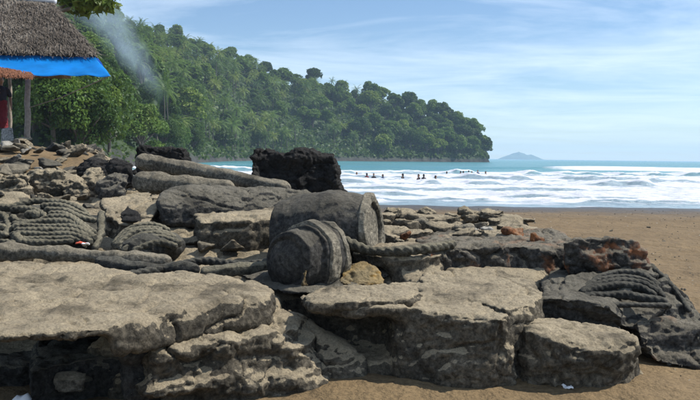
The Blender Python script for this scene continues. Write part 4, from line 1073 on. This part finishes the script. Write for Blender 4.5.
crumple(D(81, 246, 7.55), .09, 3.0, 'litter_red', 'small red and white wrapper by the large rope heap').location.z += 0.02
crumple(D(86, 246.5, 7.5), .06, 4.0, 'litter_white', 'small white wrapper end by the large rope heap').location.z += 0.02

# pebbles and shell grit
def pebbles():
    k = 900
    u = rng.uniform(-0.1, 0.5, k); y = 4.6 + 24 * rng.random(k) ** 1.6
    x = u * y
    keep = (shelf_h(x, y) < 0.02) | (y > 11.5) | (y < 5.3)
    x, y = x[keep], y[keep]; z = ground_h(x, y)
    s = rng.uniform(0.004, 0.013, len(x)) * (1 + y / 22)
    base = np.array([[1, 0, 0], [-1, 0, 0], [0, 1, 0], [0, -1, 0], [0, 0, .7], [0, 0, -.7]])
    V = (base[None] * (1 + 0.4 * rng.uniform(-1, 1, (len(x), 6, 1)))) * s[:, None, None] + np.stack([x, y, z + s * .3], -1)[:, None]
    f = np.array([[0, 2, 4], [2, 1, 4], [1, 3, 4], [3, 0, 4], [2, 0, 5], [1, 2, 5], [3, 1, 5], [0, 3, 5]])
    Fc = (f[None] + 6 * np.arange(len(x))[:, None, None]).reshape(-1, 3)
    o = obj('pebbles', mesh_from(V.reshape(-1, 3), Fc, 'pebbles'), M['rock_dark'])
    tag(o, 'scattered dark pebbles and grit on the sand', 'pebbles', kind='stuff')
pebbles()
def shells():
    k = 260
    y = 4.7 + 22 * rng.random(k) ** 1.5; x = rng.uniform(-0.05, 0.5, k) * y
    keep = (shelf_h(x, y) < 0.02) | (y > 12.6); x, y = x[keep], y[keep]; z = ground_h(x, y)
    C = np.stack([x, y, z + 0.012], -1)
    o = obj('shell_grit', quads_mesh(cards(C, np.tile([0, 0, 1.0], (len(C), 1)), 0.014 * (1 + y / 12), 1.4, 0.35), 'shell_grit'), M['pale_stone'])
    tag(o, 'scattered pale bits of shell on the sand', 'shells', kind='stuff')
shells()

# ================================================================== HUT
hut = empty('thatched_hut', (-9.5, 21, 2.0)); tag(hut, 'thatched beach hut with bright blue tarpaulin awning at upper left', 'hut')
HI = Vector(hut.location)
eA, eB = D(-70, 49, 19.6), D(97, 55, 20.0)           # front eave, left and right end
rA, rB = D(-70, -6, 22.6), D(52, 4, 22.4)            # ridge
bA, bB = Vector((-14.6, 25.4, eA.z)), Vector((-9.4, 25.4, eB.z))
def sheet(a, b, c, d, nu, nv, fn=None, thick=0.0, name='sheet'):
    """a-b lower edge, d-c upper edge"""
    U_, V_ = np.meshgrid(np.linspace(0, 1, nu), np.linspace(0, 1, nv))
    A, B, C_, E = [np.array(v - HI) for v in (a, b, c, d)]
    Pp = ((1 - U_) * (1 - V_))[..., None] * A + (U_ * (1 - V_))[..., None] * B + (U_ * V_)[..., None] * C_ + ((1 - U_) * V_)[..., None] * E
    if fn: Pp = Pp + fn(U_, V_, Pp)
    return grid_mesh(Pp[..., 0], Pp[..., 1], Pp[..., 2], name)
def addthick(o, t):
    s = o.modifiers.new('thick', 'SOLIDIFY'); s.thickness = t; s.offset = -1
mt, nt, out = new_mat('thatch'); n = N(nt)
tcn = n('TexCoord'); ob = tcn.outputs['Object']
a_ = n('TexNoise', {'Vector': n('Mapping', {'Vector': ob, 'Scale': (7, 2, 3)}).outputs[0], 'Scale': 2.0, 'Detail': 6.0, 'Roughness': 0.7})
w_ = n('TexNoise', {'Vector': ob, 'Scale': 1.1, 'Detail': 3.0})
mxn = n('Math', {0: a_.outputs['Fac'], 1: 0.6, 2: n('Math', {0: w_.outputs['Fac'], 1: 0.4}, operation='MULTIPLY').outputs[0]}, operation='MULTIPLY_ADD')
cc = ramp(n, mxn.outputs[0], [(0.34, (0.045, 0.035, 0.027)), (0.52, (0.17, 0.14, 0.11)), (0.66, (0.45, 0.40, 0.33))])
bs = n('BsdfPrincipled', {'Base Color': cc, 'Roughness': 0.95, 'Normal': n('Bump', {'Height': a_.outputs['Fac'], 'Strength': 1.0, 'Distance': 0.05}).outputs[0]})
nt.links.new(bs.outputs[0], out.inputs[0]); M['thatch'] = mt
M['red_thatch'] = simple_mat('red_thatch', (0.20, 0.085, 0.045), 0.95, 0.5, 9, 0.8)
roof = obj('roof', sheet(eA, eB, rB, rA, 60, 24, lambda u, v, p: np.stack([0 * u, 0 * u, 0.05 * fbm(u * 14, v * 6, 0, 3, 700)], -1)), M['thatch'], hut); addthick(roof, 0.12)
back = obj('roof_back', sheet(bB, bA, rA, rB, 20, 10), M['thatch'], hut); addthick(back, 0.12)
# thatch blades in courses on the front slope
def blades(a, b, c, d, courses, per, L, w, seed, mat, parent, lift=0.05):
    rg = np.random.default_rng(seed)
    A, B, C_, E = [np.array(v - HI) for v in (a, b, c, d)]
    Q = []
    for ci in range(courses):
        v = (ci + 0.15) / courses
        u = np.sort(rg.uniform(0, 1, per)); vv = v + rg.uniform(-.03, .03, per)
        p = ((1 - u) * (1 - vv))[:, None] * A + (u * (1 - vv))[:, None] * B + (u * vv)[:, None] * C_ + ((1 - u) * vv)[:, None] * E
        down = (A - E); down = down / np.linalg.norm(down); al = (B - A) / np.linalg.norm(B - A); nr = np.cross(al, -down); nr /= np.linalg.norm(nr)
        ll = L * rg.uniform(.6, 1.25, per); dr = down[None] + al[None] * rg.normal(0, .28, (per, 1)) + nr[None] * rg.uniform(-.02, .22, (per, 1))
        p0 = p - down * 0.12 + nr * lift * rg.uniform(.4, 1.4, (per, 1)); p1 = p0 + dr * ll[:, None]
        sd = al[None] * (w * rg.uniform(.5, 1.3, (per, 1)))
        Q.append(np.stack([p0 - sd, p0 + sd, p1 + sd * .5, p1 - sd * .5], 1))
    o = obj('thatch_blades', quads_mesh(np.concatenate(Q), 'thatch_blades'), M[mat], parent); o['kind'] = 'stuff'
blades(eA, eB, rB, rA, 22, 620, .40, .011, 3, 'thatch', roof)
ridge = tube([tuple(rA - HI + Vector((0, 0, .10))), tuple((rA + rB) / 2 - HI + Vector((0, 0, .08))), tuple(rB - HI + Vector((0.1, 0, .10)))], [.11, .11, .11], 10)
obj('ridge_cap', mesh_from(*ridge, 'ridge_cap', True), M['ridge_sheet'], hut)
# blue awning: two sheets with sag and folds
def fold(u, v, p):
    s = -0.10 * np.sin(np.pi * u) * (1 - v) + 0.016 * np.sin(u * 31 + 5 * v + 2 * np.sin(u * 7)) * (1 - 0.6 * v) + 0.02 * np.abs(np.sin(u * 12)) * v + 0.03 * fbm(u * 6, v * 3, 0, 3, 710)
    return np.stack([0 * u, 0.02 * np.sin(u * 17), s], -1)
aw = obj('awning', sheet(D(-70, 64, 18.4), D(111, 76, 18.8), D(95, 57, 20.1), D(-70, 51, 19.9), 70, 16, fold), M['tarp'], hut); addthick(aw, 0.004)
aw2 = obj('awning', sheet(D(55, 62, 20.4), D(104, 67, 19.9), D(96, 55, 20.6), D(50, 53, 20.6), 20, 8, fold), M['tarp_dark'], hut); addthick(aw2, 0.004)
tie = tube([tuple(D(110, 76, 18.8) - HI), tuple(D(60, 96, 19.6) - HI + Vector((0, 0, -.05))), tuple(D(28, 108, 20.0) - HI)], [.012] * 3, 6)
obj('tie_rope', mesh_from(*tie, 'tie_rope', True), M['post_wood'], hut)
def post(px, y, pyt, pyb, r_, mat='post_wood'):
    t = D(px, pyt, y) - HI; b = D(px, pyb, y) - HI
    k = 8; pts = [tuple(b.lerp(t, j / k) + Vector((.015 * math.sin(j * 2.1 + px), 0, 0))) for j in range(k + 1)]
    obj('post', mesh_from(*tube(pts, [r_ * (1.1 - .2 * j / k) for j in range(k + 1)], 10), 'post', True), M[mat], hut)
post(27.5, 20.0, 60, 145, .075)
post(10, 21.4, 62, 140, .05)
post(-40, 20.0, 50, 150, .075)
rail = tube([tuple(D(-70, 64, 19.2) - HI), tuple(D(34, 76, 19.3) - HI)], [.04, .04], 8)
obj('rail', mesh_from(*rail, 'rail', True), M['post_wood'], hut)
blades(D(-70, 73, 17.9), D(33, 79, 18.2), D(31, 75, 18.5), D(-70, 56, 18.5), 5, 300, .2, .012, 9, 'red_thatch', hut, 0.03)
fr = obj('lower_eave', sheet(D(-70, 71, 17.9), D(33, 78, 18.2), D(31, 74, 18.5), D(-70, 55, 18.5), 20, 6), M['red_thatch'], hut); addthick(fr, 0.03)
blk = Solid(); blk.hull([D(2, 129, 19.4), D(12, 128, 19.4), D(13, 142, 19.3), D(1, 143, 19.3), D(2, 129, 19.9), D(12, 128, 19.9), D(13, 142, 20), D(1, 142, 20)])
rock('foot_stone', blk, 'pale_stone', 'whitish squared stone beside the person under the awning', 0.03, amp=0.03, strata=0, crack=0.02, seed=97, cat='stone')

# ---- person under the awning
def person(name, base, h, rz, label, top, low, group=None, wade=False):
    e = empty(name, base); e.rotation_euler = (0, 0, rz); tag(e, label, 'person', group)
    S = Solid(); k = h / 1.65
    def v(x, y, z): return Vector((x, y, z)) * k
    if not wade:
        for s in (-1, 1):
            S.capsule(v(.09 * s, 0, .85), v(.10 * s, .01, .47), .078 * k, .055 * k); S.capsule(v(.10 * s, .01, .47), v(.10 * s, .03, .08), .052 * k, .036 * k)
            S.capsule(v(.10 * s, .04, .035), v(.12 * s, -.13, .03), .036 * k, .03 * k)
    S.capsule(v(0, 0, .90), v(0, 0, 1.02), .125 * k, .115 * k); S.capsule(v(0, 0, 1.02), v(0, 0, 1.26), .112 * k, .13 * k)
    S.capsule(v(-.13, 0, 1.31), v(.13, 0, 1.31), .062 * k); S.capsule(v(0, 0, 1.33), v(0, -.01, 1.46), .05 * k, .05 * k)
    S.ell(v(0, -.015, 1.545), (.075 * k, .095 * k, .11 * k)); S.ell(v(0, -.11, 1.535), (.014 * k, .02 * k, .022 * k))
    for s in (-1, 1):
        S.ell(v(.076 * s, 0, 1.54), (.014 * k, .02 * k, .03 * k))
        el = v(.245 * s, .02, 1.06); ha = v(.25 * s, -.10, .84)
        S.capsule(v(.18 * s, 0, 1.31), el, .045 * k, .036 * k); S.capsule(el, ha, .036 * k, .026 * k)
        S.ell(ha + v(0, -.02, -.05), (.02 * k, .04 * k, .045 * k))
        for f in range(4): S.capsule(ha + v(0, -.045 + .02 * f, -.08), ha + v(-.015 * s, -.05 + .02 * f, -.15 - .006 * (f % 2)), .010 * k, .008 * k)
        S.capsule(ha + v(0, -.05, -.04), ha + v(-.01 * s, -.085, -.10), .011 * k, .009 * k)
    me = voxelise(S, 0.012 * k, 2); me.polygons.foreach_set('use_smooth', np.ones(len(me.polygons), bool))
    obj('body', me, M['skin'], e)
    S = Solid(); S.ell(v(0, .012, 1.575), (.084 * k, .098 * k, .10 * k)); S.ell(v(0, .06, 1.49), (.07 * k, .05 * k, .09 * k))
    hm = voxelise(S, 0.014 * k, 2); obj('hair', hm, M['hair'], e)
    S = Solid(); S.capsule(v(0, 0, .95), v(0, 0, 1.27), .138 * k, .145 * k); S.capsule(v(-.14, 0, 1.30), v(.14, 0, 1.30), .078 * k)
    for s in (-1, 1): S.capsule(v(.17 * s, 0, 1.30), v(.225 * s, .01, 1.15), .062 * k, .056 * k)
    obj('shirt', erode(voxelise(S, 0.014 * k, 3), amp=0.012, freq=7, strata=0, pits=0, crack=0), M[top], e)
    if not wade:
        S = Solid(); S.cyl(v(0, 0, 1.0), v(0, 0, .22), .14 * k, .19 * k)
        obj('wrap_skirt', erode(voxelise(S, 0.014 * k, 3), amp=0.02, freq=6, strata=0, pits=0, crack=0), M[low], e)
    return e
pb = D(1.5, 132, 20.6)
person('person', (pb.x, pb.y, pb.z - 0.12), 1.62, 0.5, 'person in dark top and red wrap standing under the blue awning', 'dark_cloth', 'red_cloth')

# ---- waders in the surf
proto = []
for k, topm in enumerate(('dark_cloth', 'red_cloth', 'blue_cloth', 'white_cloth')):
    pr = person('person', (0, 0, 0), 1.6, 0, 'x', topm, topm, wade=True); proto.append(pr)
SW_ = [(447, 171.0), (461, 170.6), (463.5, 170.8), (469, 170.8), (472, 171), (478, 171), (486, 171.2), (357, 173.0), (367, 174.0), (374, 174.5), (383, 174.6), (403, 175.0), (419, 176.5), (424, 176.2), (436, 176.4), (386, 180.5), (466, 181.5), (498, 180.5), (405, 188.5), (451, 190), (473, 190), (603, 195.2), (635, 197), (683, 198.6), (697, 186.0)]
SW = [q for q in SW_ if q[1] <= 177]
first = [True] * 4
for i, (px, py) in enumerate(SW):
    kd = [0, 1, 2, 3, 0, 2, 0, 0, 1, 0, 2, 0, 0, 0, 0][i]
    d = 1.75 * FPX / max(py + 2 - hor(px), 4)
    src = proto[kd]
    if first[kd]: o = src; first[kd] = False
    else:
        o = src.copy(); COL.objects.link(o)
        for ch in src.children:
            c = ch.copy(); COL.objects.link(c); c.parent = o
    o.location = (upx(px, d), d, WATER - 1.14); o.rotation_euler = (0, 0, random.uniform(0, 6.28)); o.scale = (1, 1, random.uniform(.92, 1.05))
    o['label'] = ['person in dark top wading waist-deep in the surf', 'person in red top wading waist-deep in the surf', 'person in blue top wading waist-deep in the surf', 'person in white top wading waist-deep in the surf'][kd]
    o['group'] = 'people wading in the surf'

# ---- tree beside the hut whose limb hangs over the roof
def hut_tree():
    bx, by = -15.5, 27.0; bz = 2.0
    e = empty('shade_tree', (bx, by, bz)); tag(e, 'shade tree behind the hut with leaves hanging over the roof', 'tree')
    tips = [D(82, 0, 26) , D(72, -12, 27), D(98, -1, 25.5), D(40, -50, 27), D(95, -40, 27), D(10, -60, 27)]
    b0 = Vector((bx, by, bz))
    parts = [tube([(0, 0, -.5), (.2, 0, 2.2), (.6, -.1, 4.3), (1.6, -.2, 5.6)], [.36, .28, .24, .2], 10)]
    C, NN = [], []
    for tp in tips:
        q = tp - b0
        parts.append(tube([(.6, -.1, 4.3), tuple(q * .5 + Vector((0, 0, 2.0))), tuple(q * .8 + Vector((0, 0, .6))), tuple(q)], [.16, .11, .07, .03], 7))
        r = 0.66 if tp.z < 7.4 else 0.95
        k = 300 if tp.z < 7.4 else 480
        v = rng.normal(size=(k, 3)); v /= np.linalg.norm(v, axis=1)[:, None]
        rad = r * rng.uniform(.15, 1, k) ** .5 * (1 + .35 * fbm(v[:, 0] * 3 + q.x, v[:, 1] * 3, v[:, 2] * 3, 2, 801))
        C.append(np.array(q) + v * rad[:, None] * np.array([1.15, 1, .75])); NN.append(v * .5 + np.array([0, 0, .6]))
    obj('trunk', join(parts, 'trunk'), M['bark'], e)
    obj('crown', quads_mesh(cards(np.concatenate(C), np.concatenate(NN), .2, 1.9, .7), 'crown'), M['leaf_over'], e)
hut_tree()

# ================================================================== SMOKE AND HAZE
def smoke():
    yd = 118.0
    a, b = D(170, 108, yd), D(84, -18, yd); L = (b - a).length
    seg = 28; rs_ = np.linspace(0, 1, 14); R0, R1 = 1.7, 7.0
    V = [(lerp(R0, R1, t) * math.cos(k / seg * 2 * math.pi), lerp(R0, R1, t) * math.sin(k / seg * 2 * math.pi), t * L) for t in rs_ for k in range(seg)]
    f = [(i * seg + k, i * seg + (k + 1) % seg, (i + 1) * seg + (k + 1) % seg, (i + 1) * seg + k) for i in range(13) for k in range(seg)]
    f += [tuple(range(seg))[::-1], tuple(13 * seg + k for k in range(seg))]
    me = mesh_from(V, f, 'smoke', True)
    mt, nt, out = new_mat('smoke'); n = N(nt)
    tc = n('TexCoord'); V = tc.outputs['Object']
    wob = n('TexNoise', {'Vector': V, 'Scale': 0.16, 'Detail': 3.0})
    w2 = n('VectorMath', {0: wob.outputs['Color'], 1: (0.5, 0.5, 0.5)}, operation='SUBTRACT')
    sc = n('SeparateXYZ', {0: V})
    am = n('MapRange', {0: sc.outputs[2], 1: 0.0, 2: L, 3: 1.0, 4: 6.5})
    w3 = n('VectorMath', {0: w2.outputs[0], 'Scale': am.outputs[0]}, operation='SCALE')
    vv = n('VectorMath', {0: V, 1: w3.outputs[0]}, operation='ADD')
    s2 = n('SeparateXYZ', {0: vv.outputs[0]})
    rr = n('Math', {0: n('Math', {0: s2.outputs[0], 1: 2.0}, operation='POWER').outputs[0], 1: n('Math', {0: s2.outputs[1], 1: 2.0}, operation='POWER').outputs[0]}, operation='ADD')
    rd = n('Math', {0: rr.outputs[0]}, operation='SQRT')
    Rz = n('MapRange', {0: sc.outputs[2], 1: 0.0, 2: L, 3: R0 * 0.9, 4: R1 * 0.72})
    q = n('Math', {0: rd.outputs[0], 1: Rz.outputs[0]}, operation='DIVIDE')
    fall = n('MapRange', {0: q.outputs[0], 1: 1.0, 2: 0.1, 3: 0.0, 4: 1.0}, interpolation_type='SMOOTHSTEP')
    nz = n('TexNoise', {'Vector': n('Mapping', {'Vector': vv.outputs[0], 'Scale': (1.0, 1.0, 0.4)}).outputs[0], 'Scale': 0.5, 'Detail': 4.0, 'Roughness': 0.62, 'Distortion': 0.5})
    d = n('MapRange', {0: nz.outputs['Fac'], 1: 0.34, 2: 0.66, 3: 0.02, 4: 1.0})
    az = n('MapRange', {0: sc.outputs[2], 1: 0.0, 2: L, 3: 0.32, 4: 0.19})
    m1 = n('Math', {0: fall.outputs[0], 1: d.outputs[0]}, operation='MULTIPLY')
    fi = n('MapRange', {0: sc.outputs[2], 1: 0.0, 2: L * 0.4, 3: 0.0, 4: 1.0}, interpolation_type='SMOOTHSTEP')
    m0 = n('Math', {0: m1.outputs[0], 1: fi.outputs[0]}, operation='MULTIPLY')
    m2 = n('Math', {0: m0.outputs[0], 1: az.outputs[0]}, operation='MULTIPLY')
    pv = n('VolumePrincipled', {'Color': (0.72, 0.88, 1.0, 1), 'Density': m2.outputs[0], 'Anisotropy': 0.1})
    nt.links.new(pv.outputs[0], out.inputs['Volume'])
    o = obj('smoke', me, mt, None, a)
    o.rotation_euler = (b - a).to_track_quat('Z', 'Y').to_euler()
    tag(o, 'thin blue-white smoke drifting up from the trees behind the hut', 'smoke', kind='stuff')
smoke()
def haze():
    S = Solid(); x0, x1, y0, y1, z0, z1 = -4500, 4500, -60, 5600, -7.5, 105
    S.hull([Vector((x, y, z)) for x in (x0, x1) for y in (y0, y1) for z in (z0, z1)])
    mt, nt, out = new_mat('haze'); n = N(nt)
    pv = n('VolumePrincipled', {'Color': (0.62, 0.80, 1.0, 1), 'Density': 0.00024, 'Anisotropy': 0.0})
    nt.links.new(pv.outputs[0], out.inputs['Volume'])
    o = obj('haze', S.mesh('haze'), mt)
    tag(o, 'thin pale sea haze over the whole bay', 'haze', kind='stuff')
haze()
